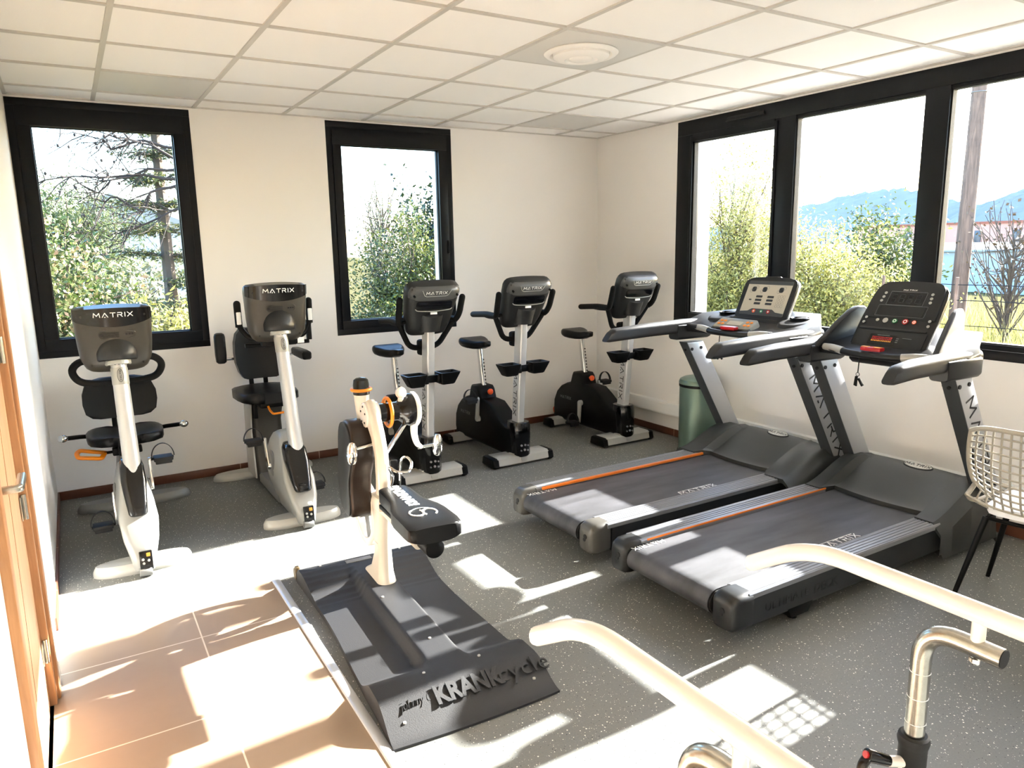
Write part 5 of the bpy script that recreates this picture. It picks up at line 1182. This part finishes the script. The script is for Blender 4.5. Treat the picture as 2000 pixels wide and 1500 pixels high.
LM = {'photinia': leafmat('glossy mixed leaf', ['#1c2c14', '#2f431d', '#53652f', '#87895a', '#94755f'], .18, .30),
      'yellow': leafmat('yellow green leaf', ['#56572a', '#7d7c3d', '#a09c55', '#b4ad6c', '#6c6e38'], .4, .45),
      'olive': leafmat('olive green leaf', ['#222b14', '#39481e', '#56602c', '#73713c'], .22, .38),
      'dark': leafmat('dark evergreen leaf', ['#10200f', '#1a2d17', '#26391f'], .12, .35),
      'conifer': leafmat('needle spray', ['#212e1a', '#364627', '#555f35', '#7f7842'], .2, .5),
      'pine': leafmat('pine needle tuft', ['#33421f', '#4b5830', '#68703f'], .2, .5),
      'pale': leafmat('pale grey green leaf', ['#5d6350', '#7d7f68', '#96967f'], .3, .6),
      'grass': leafmat('dry grass blade', ['#5b6134', '#837e4a', '#a69a66', '#6e7442'], .3, .6)}
def tree(name, label, cat, base, crown, nleaf, size, lm, seed, trunk_r=.07, nbr=40, spread=.16, asp=.5, droop=.1, group=None, ntw=4, bark='bark', flat=0.0):
    """crown: list of (cx,cy,cz,rx,ry,rz) ellipsoids in world coordinates"""
    rng = np.random.default_rng(seed); base = V((base[0], base[1], gz(base[0], base[1])-.05))
    t = thing(name, label, cat, base, group=group); b = B()
    top = V((crown[0][0], crown[0][1], crown[0][2])); mid = base+(top-base)*.45+V((rng.normal()*.1, rng.normal()*.1, 0))
    TP = crom([base, mid, top], 8); b.tube(TP, trunk_r, 8, scale=[1-.75*i/16 for i in range(17)])
    vol = np.array([c[3]*c[4]*c[5] for c in crown]); vol /= vol.sum(); tips = []
    for k in range(nbr):
        c = crown[rng.choice(len(crown), p=vol)]; d = rng.normal(size=3); d /= np.linalg.norm(d); rr = rng.uniform(.45, 1.0)**.5
        e = V((c[0]+d[0]*c[3]*rr, c[1]+d[1]*c[4]*rr, max(base.z+.15, c[2]+d[2]*c[5]*rr))); s = TP[int(rng.integers(5, 17))]
        if s.z > e.z+.3: s = TP[int(rng.integers(2, 9))]
        P = branchy(b, s, e, trunk_r*.28, .004, rng, .06*(e-s).length, 4); tips += P[2:]
        for q in range(ntw):
            a = P[int(rng.integers(2, 5))]; e2 = a+V(rng.normal(size=3))*spread*1.6; tips += [a.lerp(e2, .5), e2]
    b.end('trunk', bark, t, label='trunk and branches')
    T = np.array([list(p) for p in tips]); idx = rng.integers(0, len(T), nleaf); pts = T[idx]+rng.normal(size=(nleaf, 3))*spread*np.array([1, 1, .8]); pts = pts[pts[:, 2] > base.z+.05]
    leaves('foliage', pts, size, LM[lm], t, rng, asp, droop, flat=flat); return t
def conifer(name, label, base, hgt, rad, lm, seed, nl, tiers, z0=.6, size=.10, droop=.1, lean=0.0, cat='tree', dens=1.0):
    rng = np.random.default_rng(seed); base = V((base[0], base[1], gz(base[0], base[1])-.05)); t = thing(name, label, cat, base); b = B(); top = base+V((lean, 0, hgt))
    b.tube([base, base.lerp(top, .5), top], .10, 8, scale=[1, .7, .15]); pts = []
    for k in range(tiers):
        f = (k+.5)/tiers; z = z0+(hgt-z0)*f
        for q in range(7):
            a = rng.uniform(0, 6.283); L = rad*(1-f*.85)*rng.uniform(.6, 1.1); s = base.lerp(top, z/hgt); e = s+V((math.cos(a)*L, math.sin(a)*L, L*rng.uniform(-.18, .12)))
            P = branchy(b, s, e, .018, .003, rng, .05, 4)
            n = int(nl/(tiers*7)*(.4+.6*L/rad)); tt = rng.uniform(.15, 1.02, n); side = rng.normal(size=n)*.16*L*(1.1-tt*.7); perp = V((-math.sin(a), math.cos(a), 0))
            for i in range(n): pts.append([*(s.lerp(e, tt[i])+perp*side[i]+V((0, 0, rng.normal()*.035)))])
    b.end('trunk', 'bark', t, label='trunk and branches'); leaves('foliage', np.array(pts), size, LM[lm], t, rng, .28, droop, flat=.45); return t
# --- behind the left window
tree('photinia_shrub', 'glossy shrub filling the lower left of the left window', 'shrub', (-4.6, 2.6), [(-4.55, 2.6, 1.0, .62, .6, 1.0), (-3.95, 2.7, .65, .50, .5, .85), (-4.85, 2.5, 1.7, .40, .4, .55), (-4.4, 2.6, .3, .9, .6, .6)], 30000, .058, 'photinia', 1, .05, 90, .12, .5, .15)
tree('laurel_shrub', 'bright leafy shrub at the lower right of the left window', 'shrub', (-3.40, 2.3), [(-3.42, 2.3, .65, .36, .35, .60), (-3.8, 2.3, .45, .4, .3, .5)], 8000, .075, 'yellow', 2, .04, 44, .10, .32, .3)
conifer('cedar_tree', 'cedar tree with layered branches on the right in the left window', (-3.22, 4.7), 5.4, 1.05, 'conifer', 3, 30000, 16, .4, .06)
tree('pine_tree', 'bushy pine crown behind the shrubs in the left window', 'tree', (-4.5, 9.0), [(-4.25, 9.0, 2.15, .75, .8, .62), (-5.0, 9.0, 2.3, .5, .6, .5), (-3.7, 9.0, 1.6, .6, .6, .7)], 16000, .11, 'pine', 4, .10, 60, .18, .14, 0)
# bare branch with cones
rng = np.random.default_rng(11)
t = thing('dead_pine_tree', 'bare pine branches with small dark cones across the left window', 'tree', (-2.9, 4.15, gz(-2.9, 4.15)-.05)); b = B()
root = V((-2.9, 4.15, gz(-2.9, 4.15)-.05)); b.tube([root, V((-2.95, 4.1, 1.6)), V((-3.05, 4.05, 3.9))], .06, 8, scale=[1, .8, .4]); cones = []
for s_, e_ in (((-3.0, 4.1, 2.5), (-4.42, 4.0, 2.50)), ((-3.0, 4.1, 2.62), (-4.15, 3.95, 2.35)), ((-3.02, 4.1, 2.85), (-4.1, 4.0, 2.92)), ((-3.0, 4.08, 2.45), (-4.1, 4.05, 2.06)), ((-3.02, 4.08, 2.7), (-3.8, 3.9, 3.05)), ((-2.98, 4.1, 2.2), (-3.75, 4.0, 1.85)), ((-3.02, 4.08, 3.0), (-4.2, 4.0, 3.2))):
    P = branchy(b, s_, e_, .020, .006, rng, .12, 6)
    for q in range(15):
        k = int(rng.integers(2, 7)); a = P[k]; e = a+V((-rng.uniform(.05, .5), rng.normal()*.15, rng.normal()*.2-.06)); Q = branchy(b, a, e, .0065, .003, rng, .04, 3)
        for w_ in range(2):
            a2 = Q[int(rng.integers(1, 4))]; e2 = a2+V((-rng.uniform(0, .25), rng.normal()*.1, rng.normal()*.14)); b.tube([a2, e2], .003, 5)
        if rng.random() < .32: cones.append(e)
    cones.append(V(e_))
b.end('branches', 'twig', t, label='bare branches')
b = B()
for c in cones[:40]: b.sphere(c, .013, 8, (1, 1, 1.5))
cn = b.end('cones', 'twig', t); cn['kind'] = 'stuff'
tree('garden_shrub', 'grey green bush far behind in the left window', 'shrub', (-3.1, 11), [(-3.2, 11, .9, 1.2, .8, 1.0)], 5000, .14, 'pale', 12, .06, 30, .2)
# --- behind the middle window
conifer('cypress_tree', 'slim cypress at the left edge of the middle window', (-1.30, 4.6), 4.9, .40, 'conifer', 5, 22000, 24, .2, .055)
tree('strawberry_tree', 'dense yellow green shrub filling the middle window', 'shrub', (-.3, 3.7), [(-.38, 3.7, 1.15, .62, .55, .90), (-.72, 3.6, .65, .50, .5, .8), (.15, 3.8, .95, .5, .5, .85), (-.45, 3.7, .35, .8, .5, .5)], 32000, .055, 'olive', 6, .06, 110, .12, .42, .1)
tree('dark_laurel', 'dark leaved tree at the right of the middle window', 'tree', (.62, 4.6), [(.60, 4.6, 1.9, .42, .40, .75), (.5, 4.6, .9, .5, .5, .7)], 11000, .085, 'dark', 7, .05, 44, .13, .45, .2)
tree('almond_tree', 'pale twiggy tree behind the shrub in the middle window', 'tree', (.7, 7.2), [(.68, 7.2, 2.15, .52, .5, .85)], 7000, .04, 'pale', 8, .05, 90, .15, .4, 0, ntw=9)
# --- behind the long window
tree('bushy_tree', 'tall bushy tree behind the left pane of the long window', 'tree', (5.2, 2.9), [(5.2, 2.95, 1.7, .65, .60, 1.55), (5.3, 2.9, .4, .8, .8, .9), (5.2, 2.65, 2.75, .5, .5, .55), (5.2, 2.3, 1.6, .4, .35, 1.2)], 34000, .065, 'yellow', 21, .07, 130, .16, .32, .15)
tree('bramble_shrub', 'yellow green bushes behind the middle pane of the long window', 'shrub', (6.0, 1.7), [(6.0, 1.95, .95, .7, .60, 1.10), (6.2, 1.35, .55, .7, .5, .95), (6.0, .80, .1, .6, .45, .85)], 32000, .062, 'yellow', 22, .05, 120, .15, .42, .15)
tree('elder_shrub', 'round bush behind the middle pane, close to the long building', 'shrub', (9.0, 2.6), [(9.0, 2.75, 1.2, .75, .75, .85)], 12000, .085, 'olive', 23, .06, 60, .16, .42, .1)
LM['seed'] = leafmat('brown seed head', ['#3a2e22', '#5a4a33'], .1, .6)
tree('fig_tree', 'leafless spreading tree with a few brown seed heads behind the utility pole', 'tree', (9.2, .65), [(9.2, .6, 1.6, .8, .95, .95)], 420, .06, 'seed', 24, .045, 80, .05, .8, 0, ntw=7, bark='bark')
# utility pole
pb = V((9.0, 1.32, gz(9, 1.3)-.1))
t = thing('utility_pole', 'weathered wooden utility pole behind the right pane of the long window', 'pole', pb)
b = B(); b.cyl(pb, pb+V((0, -.03, 6.6)), .135, .105, n=20); b.end('shaft', 'polewood', t, label='weathered wooden shaft')
b = B(); b.torus(pb+V((0, -.02, 4.75)), (0, 0, 1), .118, .008, 24, 6); b.end('band', 'silverd', t)
tg = B(); tg.tube([V((24-1.0*k-.9*(k > 99), -2.6+.73*k*1.0, 3.9-.04*math.sin(math.pi*k/16))) for k in range(0, 17)], .016, 6); tag(tg.end('overhead_cable', 'gasket'), 'thin overhead cable crossing behind the long window', 'cable')
# wire fence
b = B(); frame_at((0, 0, 0))
t = thing('wire_fence', 'wire fence in the tall grass behind the right pane of the long window', 'fence', (6.0, -1.4, gz(6, -1.4)))
for k in range(6):
    y = -4.4+1.05*k; g = gz(6, y); b = B(); b.cyl((6, y, g-.1), (6, y, 1.12), .022, n=10); b.end('post', 'polewood', t)
for z in (.47, .81, 1.02):
    b = B(); b.tube([(6, -4.4+.525*k, z+(.008 if k % 2 else 0)) for k in range(11)], .006, 6); b.end('wire', 'gasket', t)
# grass
rng = np.random.default_rng(40); N = 22000
gx = rng.uniform(.6, 13, N); gy = rng.uniform(-4.5, 4.0, N)+gx*.12; k = gx > 3.2; gx, gy = gx[k], gy[k]
gzv = np.array([gz(a, c) for a, c in zip(gx, gy)]); hh = rng.uniform(.35, 1.0, len(gx))*np.clip(.35+(gx-3)/8, .3, 1.15)
base_ = np.stack([gx, gy, gzv], 1); lean = rng.normal(size=(len(gx), 3))*.22; lean[:, 2] = 1; tipv = base_+lean*hh[:, None]; sd = rng.normal(size=(len(gx), 3)); sd[:, 2] = 0; sd /= np.linalg.norm(sd, axis=1)[:, None]; wv_ = .010
midv = base_+(lean*np.array([.6, .6, 1]))*hh[:, None]*.55
vv = np.stack([base_-sd*wv_, base_+sd*wv_, midv+sd*wv_*.8, midv-sd*wv_*.8, tipv], 1).reshape(-1, 3); n_ = len(gx); o_ = np.arange(n_)[:, None]*5
fq = (o_+np.array([[0, 1, 2, 3]])).tolist(); ft = (o_+np.array([[3, 2, 4]])).tolist()
me = bpy.data.meshes.new('tall_grass'); me.from_pydata(vv.tolist(), [], fq+ft); me.materials.append(LM['grass']); go = bpy.data.objects.new('tall_grass', me); COL.objects.link(go); tag(go, 'tall dry grass outside the long window', 'grass', kind='stuff')
# long pink building and white shed far away
MT['pinkw'] = mat('pale pink render', '#b88a7c', .8, bump=.1, scale=2, spec=.1); MT['coping'] = mat('terracotta coping', '#8a4a36', .7); MT['whitew'] = mat('white sheet metal', '#a4a9b2', .7, spec=.1); MT['slate'] = mat('dark window opening', '#3a3f48', .3)
t = thing('warehouse', 'long low pale pink building far behind the long window', 'building', (60, 28, -1.5)); 
b = B(); b.box((64, 24, .55), (8, 27, 4.6)); b.end('wall', 'pinkw', t)
b = B(); b.box((64, 24, 2.92), (8.3, 27.3, .18)); b.end('coping', 'coping', t)
for k in range(9):
    b = B(); b.box((59.98, 35.4-2.9*k, 1.75), (.12, .5, 1.1), .02); b.end('window', 'slate', t)
t = thing('shed', 'low white roofed shed in front of the pink building', 'building', (48, 26, -1.5))
b = B(); b.box((48, 24, -.45), (6, 16, 2.6)); b.end('wall', 'whitew', t)
b = B(); b.prism([(-3.4, 0), (3.4, 0), (3.4, .12), (0, .55), (-3.4, .12)], lambda u, v_, w_: V((48+u, w_, .85+v_)), 15.7, 32.3); b.end('roof', 'whitew', t)
# house behind the left window
t = thing('house', 'small pale house with a pitched roof far behind the left window', 'building', (-3.0, 30, -.6))
b = B(); b.box((-2.6, 30, 1.1), (5.0, 5.0, 3.4)); b.end('wall', 'whitew', t)
b = B(); b.prism([(-2.8, 0), (2.8, 0), (0, 1.15)], lambda u, v_, w_: V((-2.6+u, w_, 2.8+v_)), 27.2, 32.8); b.end('roof', 'silverd', t)
# hills
MT['hill'] = mat('wooded hillside', '#20271f', 1.0, scale=.05, var=.4, spec=0.0)
def ridge(name, x0, pts, depth, lab):
    b = B(); f = crom([V((x0, y, z)) for y, z in pts], 10); rows = []
    rr = np.random.default_rng(5)
    for k in range(9):
        q = k/8; rows.append([V((x0-depth*(1-q), p.y, -4+(p.z+4)*q**.8+(rr.normal()*.9 if 0 < k else 0))) for p in f])
    rows.append([V((x0+depth, p.y, -4)) for p in f])
    b.loft(rows, closed=False, cap0=False, cap1=False); struct(b.end(name, 'hill'), lab, 'hill')
ridge('hill', 420, [(420, 14), (370, 20), (330, 27), (305, 30), (285, 30.5), (265, 26), (248, 20.5), (235, 19), (225, 22), (210, 27), (195, 29), (178, 28), (150, 24), (100, 20), (0, 18)], 120, 'blue wooded hills on the horizon behind the long window')
# distance haze between the fields and the hills
hm = bpy.data.materials.new('distance haze'); hm.use_nodes = True; ht = hm.node_tree; ht.nodes.clear(); ho = nd(ht, 'ShaderNodeOutputMaterial'); hv = nd(ht, 'ShaderNodeVolumeScatter', Density=.0007, Anisotropy=.0); hv.inputs[0].default_value = (.34, .55, 1.0, 1); ht.links.new(hv.outputs[0], ho.inputs['Volume'])
b = B(); b.box((190, 150, 20), (200, 700, 60)); hz_ = b.end('haze', hm); hz_['kind'] = 'structure'; hz_['label'] = 'bluish distance haze before the hills'; hz_['category'] = 'haze'
